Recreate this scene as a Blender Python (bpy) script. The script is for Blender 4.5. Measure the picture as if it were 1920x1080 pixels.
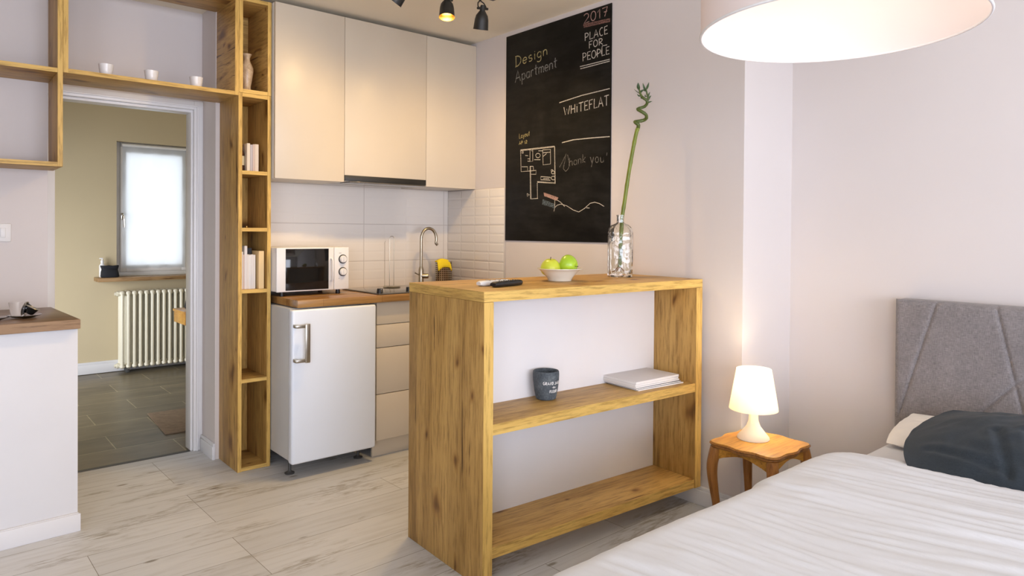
import bpy, bmesh, math, random
from mathutils import Vector, Matrix, noise

R = math.radians
PI = math.pi
random.seed(7)
for o in list(bpy.data.objects):
    bpy.data.objects.remove(o)
scene = bpy.context.scene
COL = scene.collection

# ------------------------------------------------------------------ camera
cam_data = bpy.data.cameras.new('camera')
cam = bpy.data.objects.new('camera', cam_data)
COL.objects.link(cam)
_yaw, _pitch, _roll = 0.70694, 0.010005, 0.0070068      # heading from +Y towards +X, downward tilt, roll
_s, _c = math.sin(_yaw), math.cos(_yaw)
_fw = Vector((_s, _c, 0)); _rt = Vector((_c, -_s, 0)); _up = Vector((0, 0, 1))
_f2 = _fw * math.cos(_pitch) - _up * math.sin(_pitch)
_u2 = _up * math.cos(_pitch) + _fw * math.sin(_pitch)
_r3 = _rt * math.cos(_roll) + _u2 * math.sin(_roll)
_u3 = _u2 * math.cos(_roll) - _rt * math.sin(_roll)
m = Matrix((( _r3.x, _u3.x, -_f2.x, 0), (_r3.y, _u3.y, -_f2.y, 0), (_r3.z, _u3.z, -_f2.z, 1.25), (0, 0, 0, 1)))
cam.matrix_world = m
cam_data.sensor_width = 36.0
cam_data.lens = 36.0 * 1290.63 / 1920.0
cam_data.shift_y = -(540 - 447.09) / 1920.0
cam_data.clip_start = 0.05
scene.camera = cam

# ------------------------------------------------------------------ view, sky, daylight
vs = scene.view_settings
vs.view_transform = 'Standard'
vs.look = 'None'
vs.gamma = 1.0
vs.exposure = 0.0
vs.use_curve_mapping = False
world = bpy.data.worlds.new('sky')
scene.world = world
world.use_nodes = True
bg = world.node_tree.nodes['Background']
bg.inputs[0].default_value = (0.86, 0.93, 1.0, 1)
bg.inputs[1].default_value = 2.6


def area_light(name, loc, aim, sx, sy, power, color):
    d = bpy.data.lights.new(name, 'AREA')
    d.shape = 'RECTANGLE'
    d.size, d.size_y = sx, sy
    d.energy = power
    d.color = color
    o = bpy.data.objects.new(name, d)
    COL.objects.link(o)
    o.location = loc
    o.rotation_euler = (Vector(aim) - Vector(loc)).to_track_quat('-Z', 'Y').to_euler()
    return o


# daylight through the big window behind the camera; side and hall lights are added
area_light('daylight_room', (0.55, -3.62, 1.20), (0.60, 0.0, 0.55), 3.2, 1.7, 155, (0.79, 0.83, 1.0))
area_light('added_side_light', (-1.66, -1.55, 1.20), (1.2, -0.9, 0.75), 1.7, 1.7, 54, (0.79, 0.83, 1.0))  # unseen side source, added to brighten the faces turned towards it
area_light('added_hall_light', (-0.55, 5.45, 0.85), (1.5, 6.6, 0.35), 1.1, 1.2, 21, (0.93, 0.95, 1.0)).data.spread = R(110)  # unseen source, added to light the far hall wall from the left


def lamp(name, kind, loc, power, color, radius, aim=None, cone=None, blend=0.4):
    d = bpy.data.lights.new(name, kind)
    d.energy = power
    d.color = color
    d.shadow_soft_size = radius
    o = bpy.data.objects.new(name, d)
    COL.objects.link(o)
    o.location = loc
    if kind == 'SPOT':
        d.spot_size = R(cone)
        d.spot_blend = blend
        o.rotation_euler = (Vector(aim) - Vector(loc)).to_track_quat('-Z', 'Y').to_euler()
    return o


# ------------------------------------------------------------------ materials
def new_mat(name):
    mt = bpy.data.materials.new(name)
    mt.use_nodes = True
    nt = mt.node_tree
    return mt, nt, nt.nodes, nt.links, nt.nodes['Principled BSDF']


def node(ns, typ, **kw):
    n = ns.new(typ)
    for k, v in kw.items():
        setattr(n, k, v)
    return n


def coords(ns, ls, scale=(1, 1, 1), loc=(0, 0, 0), rot=(0, 0, 0), jitter=False):
    tc = ns.new('ShaderNodeTexCoord')
    mp = ns.new('ShaderNodeMapping')
    mp.inputs['Scale'].default_value = scale
    mp.inputs['Location'].default_value = loc
    mp.inputs['Rotation'].default_value = rot
    if jitter:
        oi = ns.new('ShaderNodeObjectInfo')
        mu = node(ns, 'ShaderNodeMath', operation='MULTIPLY')
        mu.inputs[1].default_value = 7.3
        ls.new(oi.outputs['Random'], mu.inputs[0])
        ad = node(ns, 'ShaderNodeVectorMath', operation='ADD')
        ls.new(tc.outputs['Object'], ad.inputs[0])
        ls.new(mu.outputs[0], ad.inputs[1])
        ls.new(ad.outputs[0], mp.inputs[0])
    else:
        ls.new(tc.outputs['Object'], mp.inputs[0])
    return mp.outputs[0]


def ramp(ns, ls, src, stops):
    r = ns.new('ShaderNodeValToRGB')
    e = r.color_ramp.elements
    while len(e) < len(stops):
        e.new(0.5)
    for el, (p, c) in zip(e, stops):
        el.position = p
        el.color = (*c, 1) if len(c) == 3 else c
    ls.new(src, r.inputs[0])
    return r.outputs[0]


def noise_tex(ns, ls, vec, scale, detail=4, rough=0.55, dist=0.0):
    n = ns.new('ShaderNodeTexNoise')
    n.inputs['Scale'].default_value = scale
    n.inputs['Detail'].default_value = detail
    n.inputs['Roughness'].default_value = rough
    n.inputs['Distortion'].default_value = dist
    ls.new(vec, n.inputs['Vector'])
    return n.outputs['Fac']


def mix(ns, ls, fac, a, b, mode='MIX'):
    n = ns.new('ShaderNodeMix')
    n.data_type = 'RGBA'
    n.blend_type = mode
    for sock, v in ((n.inputs[0], fac), (n.inputs[6], a), (n.inputs[7], b)):
        if isinstance(v, (int, float)):
            sock.default_value = v
        elif isinstance(v, tuple):
            sock.default_value = (*v, 1) if len(v) == 3 else v
        else:
            ls.new(v, sock)
    return n.outputs[2]


def bump(ns, ls, height, strength, dist, bs):
    b = ns.new('ShaderNodeBump')
    b.inputs['Strength'].default_value = strength
    b.inputs['Distance'].default_value = dist
    ls.new(height, b.inputs['Height'])
    ls.new(b.outputs[0], bs.inputs['Normal'])


def plain(name, col, rough=0.5, metal=0.0, var=0.04, scale=6, coat=0.0, spec=None, bstr=0.0, bscale=200):
    mt, nt, ns, ls, bs = new_mat(name)
    v = coords(ns, ls)
    n = noise_tex(ns, ls, v, scale, 3)
    lo = tuple(max(0, c * (1 - var)) for c in col)
    hi = tuple(min(1, c * (1 + var)) for c in col)
    ls.new(ramp(ns, ls, n, [(0.3, lo), (0.7, hi)]), bs.inputs['Base Color'])
    bs.inputs['Roughness'].default_value = rough
    bs.inputs['Metallic'].default_value = metal
    bs.inputs['Coat Weight'].default_value = coat
    if spec is not None:
        bs.inputs['Specular IOR Level'].default_value = spec
    if bstr:
        bump(ns, ls, noise_tex(ns, ls, v, bscale, 2), bstr, 0.002, bs)
    return mt


def wood(name, axis, light, mid, dark, rough=0.45, seams=0.0, knots=True, jitter=True, fine=1.0, cracks=0.9):
    """Oak-decor board with its grain along one local axis."""
    mt, nt, ns, ls, bs = new_mat(name)
    sc = [1.0, 1.0, 1.0]
    k = 'xyz'.index(axis)
    sc[k] = 0.085
    v = coords(ns, ls, tuple(sc), jitter=jitter)
    warp = noise_tex(ns, ls, v, 9.0, 4, 0.6, 0.8)
    fine_n = noise_tex(ns, ls, v, 95 * fine, 6, 0.65)
    big = ramp(ns, ls, warp, [(0.30, dark), (0.46, mid), (0.66, light)])
    fin = ramp(ns, ls, fine_n, [(0.36, (0.50, 0.45, 0.38)), (0.53, (1, 1, 1))])
    c = mix(ns, ls, 0.75, big, fin, 'MULTIPLY')
    if knots:
        sk = [7.0, 7.0, 7.0]
        sk[k] = 3.6
        sk[2 if axis == 'x' else 0] = 0.0        # flat across the board's thickness
        vk = coords(ns, ls, tuple(sk), loc=(0.37, 0.11, 0.53), jitter=jitter)
        wv = ns.new('ShaderNodeVectorMath'); wv.operation = 'ADD'
        nn = ns.new('ShaderNodeTexNoise'); nn.inputs['Scale'].default_value = 1.1
        ls.new(vk, nn.inputs['Vector'])
        ls.new(vk, wv.inputs[0]); ls.new(nn.outputs['Color'], wv.inputs[1])
        vo = ns.new('ShaderNodeTexVoronoi')
        vo.voronoi_dimensions = '2D'
        vo.inputs['Scale'].default_value = 0.75
        sp_ = ns.new('ShaderNodeSeparateXYZ'); ls.new(wv.outputs[0], sp_.inputs[0])
        cb_ = ns.new('ShaderNodeCombineXYZ')
        i0, i1 = {'x': (0, 1), 'y': (2, 1), 'z': (1, 2)}[axis]
        ls.new(sp_.outputs[i0], cb_.inputs[0]); ls.new(sp_.outputs[i1], cb_.inputs[1])
        ls.new(cb_.outputs[0], vo.inputs['Vector'])
        sepc = ns.new('ShaderNodeSeparateColor'); ls.new(vo.outputs['Color'], sepc.inputs[0])
        sz = node(ns, 'ShaderNodeMath', operation='MULTIPLY_ADD'); ls.new(sepc.outputs[0], sz.inputs[0]); sz.inputs[1].default_value = 3.2; sz.inputs[2].default_value = 0.85
        dm_ = node(ns, 'ShaderNodeMath', operation='MULTIPLY'); ls.new(vo.outputs['Distance'], dm_.inputs[0]); ls.new(sz.outputs[0], dm_.inputs[1])
        kn = ramp(ns, ls, dm_.outputs[0], [(0.0, (0.16, 0.09, 0.045)), (0.075, (0.34, 0.22, 0.12)), (0.17, (0.78, 0.70, 0.60)), (0.30, (1, 1, 1))])
        c = mix(ns, ls, 0.85, c, kn, 'MULTIPLY')
    sc2 = [1.0, 1.0, 1.0]
    sc2[k] = 0.05
    v2 = coords(ns, ls, tuple(sc2), loc=(3.1, 1.7, 0.4), jitter=jitter)
    cr = noise_tex(ns, ls, v2, 34, 4, 0.6, 0.5)
    crk = ramp(ns, ls, cr, [(0.31, (0.16, 0.09, 0.045)), (0.345, (1, 1, 1))])
    c = mix(ns, ls, cracks, c, crk, 'MULTIPLY')
    if seams:
        tc = ns.new('ShaderNodeTexCoord')
        sp = ns.new('ShaderNodeSeparateXYZ')
        ls.new(tc.outputs['Object'], sp.inputs[0])
        a = [i for i in range(3) if i != k]
        sm = node(ns, 'ShaderNodeMath', operation='ADD')
        ls.new(sp.outputs[a[0]], sm.inputs[0]); ls.new(sp.outputs[a[1]], sm.inputs[1])
        dv = node(ns, 'ShaderNodeMath', operation='DIVIDE'); dv.inputs[1].default_value = seams
        ls.new(sm.outputs[0], dv.inputs[0])
        fl = node(ns, 'ShaderNodeMath', operation='FLOOR'); ls.new(dv.outputs[0], fl.inputs[0])
        fr = node(ns, 'ShaderNodeMath', operation='FRACT'); ls.new(dv.outputs[0], fr.inputs[0])
        wn = node(ns, 'ShaderNodeTexWhiteNoise', noise_dimensions='1D'); ls.new(fl.outputs[0], wn.inputs['W'])
        tone = ramp(ns, ls, wn.outputs['Value'], [(0.0, (0.80, 0.78, 0.74)), (1.0, (1.0, 1.0, 1.0))])
        c = mix(ns, ls, 1.0, c, tone, 'MULTIPLY')
        ln = ramp(ns, ls, fr.outputs[0], [(0.0, (0.45, 0.33, 0.2)), (0.018, (1, 1, 1))])
        c = mix(ns, ls, 0.7, c, ln, 'MULTIPLY')
    ls.new(c, bs.inputs['Base Color'])
    bs.inputs['Roughness'].default_value = rough
    bs.inputs['Specular IOR Level'].default_value = 0.35
    bump(ns, ls, fine_n, 0.12, 0.002, bs)
    return mt


OL, OM, OD = (0.64, 0.40, 0.128), (0.53, 0.315, 0.092), (0.37, 0.205, 0.052)
M = {}
for ax in 'xyz':
    M['oak_' + ax] = wood('golden_oak_' + ax, ax, OL, OM, OD, seams=0.115 if ax == 'z' else 0)
    M['edge_' + ax] = wood('oak_edge_' + ax, ax, (0.74, 0.49, 0.14), (0.66, 0.42, 0.115), (0.52, 0.31, 0.075), knots=False, cracks=0.35)
M['walnut_x'] = wood('walnut_x', 'x', (0.30, 0.185, 0.095), (0.215, 0.125, 0.06), (0.12, 0.065, 0.03), rough=0.32, knots=False)
M['walnut_edge'] = wood('walnut_edge', 'x', (0.40, 0.245, 0.12), (0.31, 0.18, 0.085), (0.2, 0.11, 0.05), rough=0.4, knots=False)
M['sill_oak'] = wood('sill_oak', 'x', (0.42, 0.27, 0.13), (0.36, 0.22, 0.10), (0.25, 0.14, 0.06), knots=False)
M['cherry'] = wood('cherry', 'x', (0.62, 0.32, 0.055), (0.55, 0.265, 0.042), (0.42, 0.18, 0.03), rough=0.28, knots=False, cracks=0.15)
M['cherry_leg'] = wood('cherry_leg', 'z', (0.44, 0.20, 0.05), (0.36, 0.15, 0.036), (0.24, 0.09, 0.02), rough=0.32, knots=False, cracks=0.2)


def butcher(name):
    mt, nt, ns, ls, bs = new_mat(name)
    v = coords(ns, ls)
    b = ns.new('ShaderNodeTexBrick')
    b.offset = 0.43
    for k, val in (('Scale', 1.0), ('Mortar Size', 0.0006), ('Brick Width', 0.34), ('Row Height', 0.042)):
        b.inputs[k].default_value = val
    b.inputs['Color1'].default_value = (0.40, 0.22, 0.075, 1)
    b.inputs['Color2'].default_value = (0.255, 0.125, 0.04, 1)
    b.inputs['Mortar'].default_value = (0.15, 0.07, 0.02, 1)
    b.inputs['Bias'].default_value = -0.1
    ls.new(v, b.inputs['Vector'])
    g = noise_tex(ns, ls, coords(ns, ls, (0.07, 1, 1)), 90, 4)
    c = mix(ns, ls, 0.6, b.outputs['Color'], ramp(ns, ls, g, [(0.3, (0.62, 0.6, 0.56)), (0.62, (1.15, 1.12, 1.05))]), 'MULTIPLY')
    ls.new(c, bs.inputs['Base Color'])
    bs.inputs['Roughness'].default_value = 0.27
    return mt


M['butcher'] = butcher('butcher_block')


def floor_planks(name):
    mt, nt, ns, ls, bs = new_mat(name)
    rot = (0, 0, R(-1.2))
    v = coords(ns, ls, loc=(0.27, 0.1235 + 0.02, 0), rot=rot)
    b = ns.new('ShaderNodeTexBrick')
    b.offset = 0.37
    b.offset_frequency = 3
    for k, val in (('Scale', 1.0), ('Mortar Size', 0.0013), ('Mortar Smooth', 0.3), ('Brick Width', 1.28), ('Row Height', 0.198)):
        b.inputs[k].default_value = val
    b.inputs['Color1'].default_value = (0.66, 0.67, 0.68, 1)
    b.inputs['Color2'].default_value = (0.57, 0.58, 0.59, 1)
    b.inputs['Mortar'].default_value = (0.20, 0.18, 0.15, 1)
    ls.new(v, b.inputs['Vector'])
    # soft grain along the boards
    vg = coords(ns, ls, (0.07, 1, 1), rot=rot)
    g = noise_tex(ns, ls, vg, 34, 6, 0.62, 0.4)
    c = mix(ns, ls, 0.8, b.outputs['Color'], ramp(ns, ls, g, [(0.28, (0.80, 0.775, 0.73)), (0.5, (1, 1, 1)), (0.75, (1.06, 1.05, 1.03))]), 'MULTIPLY')
    # worn dark scratches, mostly near the board edges
    vs_ = coords(ns, ls, (0.16, 1, 1), loc=(5.2, 2.1, 0), rot=rot)
    s1 = noise_tex(ns, ls, vs_, 60, 5, 0.7)
    sel = noise_tex(ns, ls, coords(ns, ls, (0.35, 1, 1), loc=(1.3, 7.7, 0), rot=rot), 5.5, 4, 0.6)
    dk = ramp(ns, ls, s1, [(0.46, (0, 0, 0)), (0.60, (1, 1, 1))])
    sl = ramp(ns, ls, sel, [(0.52, (0, 0, 0)), (0.62, (1, 1, 1))])
    mk = mix(ns, ls, 1.0, dk, sl, 'MULTIPLY')
    c = mix(ns, ls, mk, c, (0.34, 0.315, 0.27))
    # small knots
    vk = coords(ns, ls, (2.3, 6.0, 1), rot=rot)
    vo = ns.new('ShaderNodeTexVoronoi')
    vo.inputs['Scale'].default_value = 1.15
    ls.new(vk, vo.inputs['Vector'])
    kn = ramp(ns, ls, vo.outputs['Distance'], [(0.0, (0.25, 0.21, 0.16)), (0.045, (0.42, 0.37, 0.30)), (0.085, (1, 1, 1))])
    c = mix(ns, ls, 0.9, c, kn, 'MULTIPLY')
    ls.new(c, bs.inputs['Base Color'])
    bs.inputs['Roughness'].default_value = 0.42
    bs.inputs['Specular IOR Level'].default_value = 0.4
    bump(ns, ls, g, 0.12, 0.002, bs)
    return mt


M['floor'] = floor_planks('whitewashed_planks')


def slate_tiles(name):
    mt, nt, ns, ls, bs = new_mat(name)
    v = coords(ns, ls, loc=(-0.53 + 0.6, -4.12 + 0.31, 0))
    b = ns.new('ShaderNodeTexBrick')
    b.offset = 0.5
    for k, val in (('Scale', 1.0), ('Mortar Size', 0.0028), ('Brick Width', 0.6), ('Row Height', 0.31)):
        b.inputs[k].default_value = val
    b.inputs['Color1'].default_value = (0.150, 0.125, 0.080, 1)
    b.inputs['Color2'].default_value = (0.110, 0.093, 0.062, 1)
    b.inputs['Mortar'].default_value = (0.34, 0.29, 0.19, 1)
    ls.new(v, b.inputs['Vector'])
    n = noise_tex(ns, ls, coords(ns, ls, (0.45, 1, 1)), 7, 6, 0.62)
    c = mix(ns, ls, 0.9, b.outputs['Color'], ramp(ns, ls, n, [(0.3, (0.62, 0.6, 0.55)), (0.7, (1.45, 1.4, 1.3))]), 'MULTIPLY')
    ls.new(c, bs.inputs['Base Color'])
    bs.inputs['Roughness'].default_value = 0.36
    bump(ns, ls, n, 0.15, 0.003, bs)
    return mt


M['slate'] = slate_tiles('slate_floor_tiles')


def wall_tile(name, u, v_ax, emboss):
    """Large glossy white tiles, each pressed with small bevelled bricks."""
    mt, nt, ns, ls, bs = new_mat(name)
    tc = ns.new('ShaderNodeTexCoord')
    sp = ns.new('ShaderNodeSeparateXYZ')
    ls.new(tc.outputs['Object'], sp.inputs[0])

    def plane_vec(du, dv):
        cb = ns.new('ShaderNodeCombineXYZ')
        a = node(ns, 'ShaderNodeMath', operation='ADD'); a.inputs[1].default_value = du
        d = node(ns, 'ShaderNodeMath', operation='ADD'); d.inputs[1].default_value = dv
        ls.new(sp.outputs[u], a.inputs[0]); ls.new(sp.outputs[2], d.inputs[0])
        ls.new(a.outputs[0], cb.inputs[0]); ls.new(d.outputs[0], cb.inputs[1])
        return cb.outputs[0]

    big = ns.new('ShaderNodeTexBrick')
    big.offset = 0.0
    for k, val in (('Scale', 1.0), ('Mortar Size', 0.0022), ('Brick Width', 0.60), ('Row Height', 0.23)):
        big.inputs[k].default_value = val
    big.inputs['Color1'].default_value = (0.78, 0.735, 0.68, 1)
    big.inputs['Color2'].default_value = (0.78, 0.735, 0.68, 1)
    big.inputs['Mortar'].default_value = (0.56, 0.51, 0.46, 1)
    ls.new(plane_vec(v_ax, -1.06 + 0.23 * 2), big.inputs['Vector'])
    small = ns.new('ShaderNodeTexBrick')
    small.offset = 0.0
    for k, val in (('Scale', 1.0), ('Mortar Size', 0.010), ('Mortar Smooth', 1.0), ('Brick Width', 0.15), ('Row Height', 0.0575)):
        small.inputs[k].default_value = val
    ls.new(plane_vec(v_ax, -1.06 + 0.23 * 2), small.inputs['Vector'])
    ls.new(big.outputs['Color'], bs.inputs['Base Color'])
    bs.inputs['Roughness'].default_value = 0.16
    inv = node(ns, 'ShaderNodeMath', operation='SUBTRACT'); inv.inputs[0].default_value = 1.0
    ls.new(small.outputs['Fac'], inv.inputs[1])
    bump(ns, ls, inv.outputs[0], emboss, 0.0035, bs)
    return mt


M['tile_back'] = wall_tile('pressed_tile_back', 0, -2.075 + 0.6 * 4, 0.15)
M['tile_right'] = wall_tile('pressed_tile_right', 1, -3.845 + 0.6 * 7, 0.5)

M['wall'] = plain('white_wall_paint', (0.705, 0.655, 0.635), 0.85, var=0.012, scale=2.5, bstr=0.05, bscale=120)
M['ceiling'] = plain('ceiling_paint', (0.86, 0.78, 0.63), 0.9, var=0.012, scale=2)
M['hall_wall'] = plain('hall_wall_paint', (0.58, 0.49, 0.32), 0.85, var=0.015, scale=2)
M['trim'] = plain('white_gloss_trim', (0.80, 0.79, 0.79), 0.35, var=0.01)
M['skirting'] = plain('skirting_white', (0.74, 0.74, 0.76), 0.4, var=0.01)
M['cabinet'] = plain('cream_cabinet_front', (0.67, 0.585, 0.46), 0.38, var=0.01)
M['carcass'] = plain('white_carcass', (0.72, 0.69, 0.63), 0.5, var=0.01)
M['panel'] = plain('white_panel', (0.77, 0.75, 0.75), 0.5, var=0.01)
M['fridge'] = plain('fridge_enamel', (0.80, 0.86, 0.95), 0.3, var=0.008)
M['fridge_shaded'] = plain('fridge_shaded_side', (0.62, 0.63, 0.62), 0.4, var=0.02)  # shade of the fridge side put into the colour, greyer than the door
M['white_plastic'] = plain('white_plastic', (0.80, 0.79, 0.78), 0.35, var=0.01)
M['ceramic'] = plain('white_ceramic', (0.80, 0.78, 0.76), 0.22, var=0.01)
M['cream_ceramic'] = plain('cream_ceramic', (0.82, 0.77, 0.66), 0.2, var=0.01)
M['steel'] = plain('brushed_steel', (0.52, 0.49, 0.43), 0.32, metal=1.0, var=0.06, scale=30)
M['chrome'] = plain('chrome', (0.72, 0.70, 0.67), 0.12, metal=1.0, var=0.02)
M['nickel'] = plain('brushed_nickel', (0.42, 0.37, 0.28), 0.28, metal=1.0, var=0.05)
M['brass'] = plain('brass', (0.75, 0.52, 0.18), 0.25, metal=1.0, var=0.04)
M['black'] = plain('black_plastic', (0.012, 0.012, 0.013), 0.35, var=0.1)
M['black_metal'] = plain('black_metal', (0.022, 0.021, 0.018), 0.42, var=0.1)
M['black_gloss'] = plain('black_gloss', (0.008, 0.008, 0.008), 0.06, var=0.1)
M['hob_glass'] = plain('smoked_glass_top', (0.11, 0.10, 0.085), 0.05, var=0.05)
M['black_cloth'] = plain('black_cloth', (0.010, 0.011, 0.016), 0.85, var=0.2, bstr=0.3)
M['grey_plastic'] = plain('grey_plastic', (0.35, 0.35, 0.35), 0.4)
M['dark_grey'] = plain('dark_grey', (0.06, 0.06, 0.058), 0.5)
M['yellow'] = plain('yellow_sponge', (0.93, 0.70, 0.015), 0.8, var=0.05, bstr=0.3)
M['bamboo'] = plain('bamboo_stem', (0.155, 0.195, 0.017), 0.4, var=0.25, scale=18)
M['bamboo_dark'] = plain('bamboo_dark', (0.075, 0.105, 0.018), 0.4, var=0.25, scale=18)
M['leaf'] = plain('bamboo_leaf', (0.035, 0.075, 0.018), 0.4, var=0.3, scale=25)
M['roots'] = plain('bamboo_roots', (0.42, 0.19, 0.06), 0.7, var=0.2)
M['paper'] = plain('paper', (0.80, 0.775, 0.75), 0.7, var=0.02)
M['radiator'] = plain('radiator_enamel', (0.74, 0.70, 0.56), 0.38, var=0.02)
M['rug'] = plain('brown_rug', (0.25, 0.18, 0.12), 0.95, var=0.15, scale=30, bstr=0.4)
M['apple_yellow'] = plain('apple_yellow_green', (0.56, 0.62, 0.05), 0.3, var=0.12, scale=9)
M['apple_green'] = plain('apple_green', (0.36, 0.56, 0.03), 0.28, var=0.16, scale=9)
M['stem'] = plain('apple_stem', (0.07, 0.045, 0.02), 0.7)
M['amber'] = plain('amber_glass', (0.055, 0.018, 0.006), 0.08, var=0.1)
M['label'] = plain('bottle_label', (0.62, 0.55, 0.36), 0.6)
M['cover_black'] = plain('black_cover', (0.015, 0.014, 0.016), 0.5)  # black cover of the book and one magazine


def emit(name, col, strength):
    mt, nt, ns, ls, bs = new_mat(name)
    bs.inputs['Base Color'].default_value = (*col, 1)
    bs.inputs['Emission Color'].default_value = (*col, 1)
    bs.inputs['Emission Strength'].default_value = strength
    return mt


M['bulb'] = emit('lit_bulb', (1.0, 0.80, 0.48), 14)
M['bulb_soft'] = emit('lit_pendant_bulb', (1.0, 0.88, 0.74), 6)


def translucent(name, col, fac, tcol=None, weave=0.0, ior_rough=0.8):
    mt, nt, ns, ls, bs = new_mat(name)
    out = ns['Material Output']
    d = ns.new('ShaderNodeBsdfDiffuse')
    t = ns.new('ShaderNodeBsdfTranslucent')
    v = coords(ns, ls)
    n = noise_tex(ns, ls, v, 30 if weave else 4, 3)
    lo = tuple(c * (0.97 - weave) for c in col)
    rc = ramp(ns, ls, n, [(0.3, lo), (0.7, col)])
    ls.new(rc, d.inputs[0])
    t.inputs[0].default_value = (*(tcol or col), 1)
    mx = ns.new('ShaderNodeMixShader')
    mx.inputs[0].default_value = fac
    ls.new(d.outputs[0], mx.inputs[1]); ls.new(t.outputs[0], mx.inputs[2])
    ls.new(mx.outputs[0], out.inputs['Surface'])
    return mt


M['blind'] = translucent('white_blind', (0.80, 0.82, 0.84), 0.55)
M['shade'] = translucent('pendant_fabric', (0.86, 0.81, 0.80), 0.25, (0.95, 0.80, 0.72))
M['lampshade'] = translucent('lampshade_plastic', (0.90, 0.88, 0.84), 0.55, (1.0, 0.94, 0.82))
M['lamp_base'] = translucent('lamp_base_plastic', (0.88, 0.85, 0.80), 0.35, (1.0, 0.88, 0.7))


def glass(name, col=(1, 1, 1), rough=0.0, ior=1.45, bstr=0.0, bscale=40):
    mt, nt, ns, ls, bs = new_mat(name)
    bs.inputs['Base Color'].default_value = (*col, 1)
    bs.inputs['Roughness'].default_value = rough
    bs.inputs['Transmission Weight'].default_value = 1.0
    bs.inputs['IOR'].default_value = ior
    if bstr:
        v = coords(ns, ls)
        vo = ns.new('ShaderNodeTexVoronoi')
        vo.inputs['Scale'].default_value = bscale
        ls.new(v, vo.inputs['Vector'])
        bump(ns, ls, vo.outputs['Distance'], bstr, 0.006, bs)
    return mt


M['glass'] = glass('clear_glass')
M['cut_glass'] = glass('cut_glass', (0.97, 0.98, 0.97), bstr=0.35, bscale=42)
M['water'] = glass('water', (0.97, 0.98, 0.95), ior=1.33)


def pane(name):
    mt, nt, ns, ls, bs = new_mat(name)
    out = ns['Material Output']
    tr = ns.new('ShaderNodeBsdfTransparent')
    gl = ns.new('ShaderNodeBsdfGlossy'); gl.inputs['Roughness'].default_value = 0.02
    mx = ns.new('ShaderNodeMixShader'); mx.inputs[0].default_value = 0.06
    ls.new(tr.outputs[0], mx.inputs[1]); ls.new(gl.outputs[0], mx.inputs[2])
    ls.new(mx.outputs[0], out.inputs['Surface'])
    return mt


M['pane'] = pane('window_pane')


def fabric(name, col, var, rough=0.9, sheen=0.3, wscale=500, bstr=0.25):
    mt, nt, ns, ls, bs = new_mat(name)
    a = noise_tex(ns, ls, coords(ns, ls, (1, 0.12, 1)), wscale, 2, 0.6)
    b = noise_tex(ns, ls, coords(ns, ls, (1, 1, 0.12)), wscale, 2, 0.6)
    c = noise_tex(ns, ls, coords(ns, ls), 9, 4, 0.6)
    ad = node(ns, 'ShaderNodeMath', operation='ADD'); ls.new(a, ad.inputs[0]); ls.new(b, ad.inputs[1])
    ad2 = node(ns, 'ShaderNodeMath', operation='MULTIPLY_ADD'); ls.new(c, ad2.inputs[0]); ad2.inputs[1].default_value = 0.6; ls.new(ad.outputs[0], ad2.inputs[2])
    dv = node(ns, 'ShaderNodeMath', operation='DIVIDE'); dv.inputs[1].default_value = 2.6; ls.new(ad2.outputs[0], dv.inputs[0])
    lo = tuple(x * (1 - var) for x in col); hi = tuple(min(1, x * (1 + var)) for x in col)
    ls.new(ramp(ns, ls, dv.outputs[0], [(0.38, lo), (0.62, hi)]), bs.inputs['Base Color'])
    bs.inputs['Roughness'].default_value = rough
    bs.inputs['Sheen Weight'].default_value = sheen
    bs.inputs['Specular IOR Level'].default_value = 0.15
    bump(ns, ls, ad.outputs[0], bstr, 0.001, bs)
    return mt


M['headboard'] = fabric('grey_upholstery', (0.225, 0.205, 0.205), 0.30, wscale=420)
M['bed_fabric'] = fabric('grey_bed_base', (0.2, 0.185, 0.185), 0.2)
M['sheet'] = fabric('white_cotton', (0.655, 0.675, 0.72), 0.02, sheen=0.1, wscale=700, bstr=0.1)
M['pillow_dark'] = fabric('slate_blue_linen', (0.027, 0.036, 0.046), 0.2, sheen=0.12, wscale=420)
M['pillow_white'] = fabric('pillow_cotton', (0.82, 0.80, 0.77), 0.02, sheen=0.1, wscale=700, bstr=0.1)


def board_mat(name):
    mt, nt, ns, ls, bs = new_mat(name)
    v = coords(ns, ls)
    a = noise_tex(ns, ls, v, 3.2, 5, 0.6, 0.8)
    b = noise_tex(ns, ls, coords(ns, ls, (1, 0.35, 1.4), rot=(0.5, 0, 0)), 12, 5, 0.65)
    ml = node(ns, 'ShaderNodeMath', operation='MULTIPLY'); ls.new(a, ml.inputs[0]); ls.new(b, ml.inputs[1])
    ls.new(ramp(ns, ls, ml.outputs[0], [(0.17, (0.0055, 0.005, 0.004)), (0.45, (0.022, 0.021, 0.018))]), bs.inputs['Base Color'])
    bs.inputs['Roughness'].default_value = 0.5
    bs.inputs['Specular IOR Level'].default_value = 0.15
    return mt


M['board'] = board_mat('blackboard')


def chalk_mat(name, col, cover):
    mt, nt, ns, ls, bs = new_mat(name)
    n = noise_tex(ns, ls, coords(ns, ls), 330, 3, 0.6)
    c0 = (0.018, 0.017, 0.015)
    ls.new(ramp(ns, ls, n, [(0.62 - cover * 0.4, c0), (0.68 - cover * 0.25, col)]), bs.inputs['Base Color'])
    bs.inputs['Roughness'].default_value = 0.9
    return mt


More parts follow.
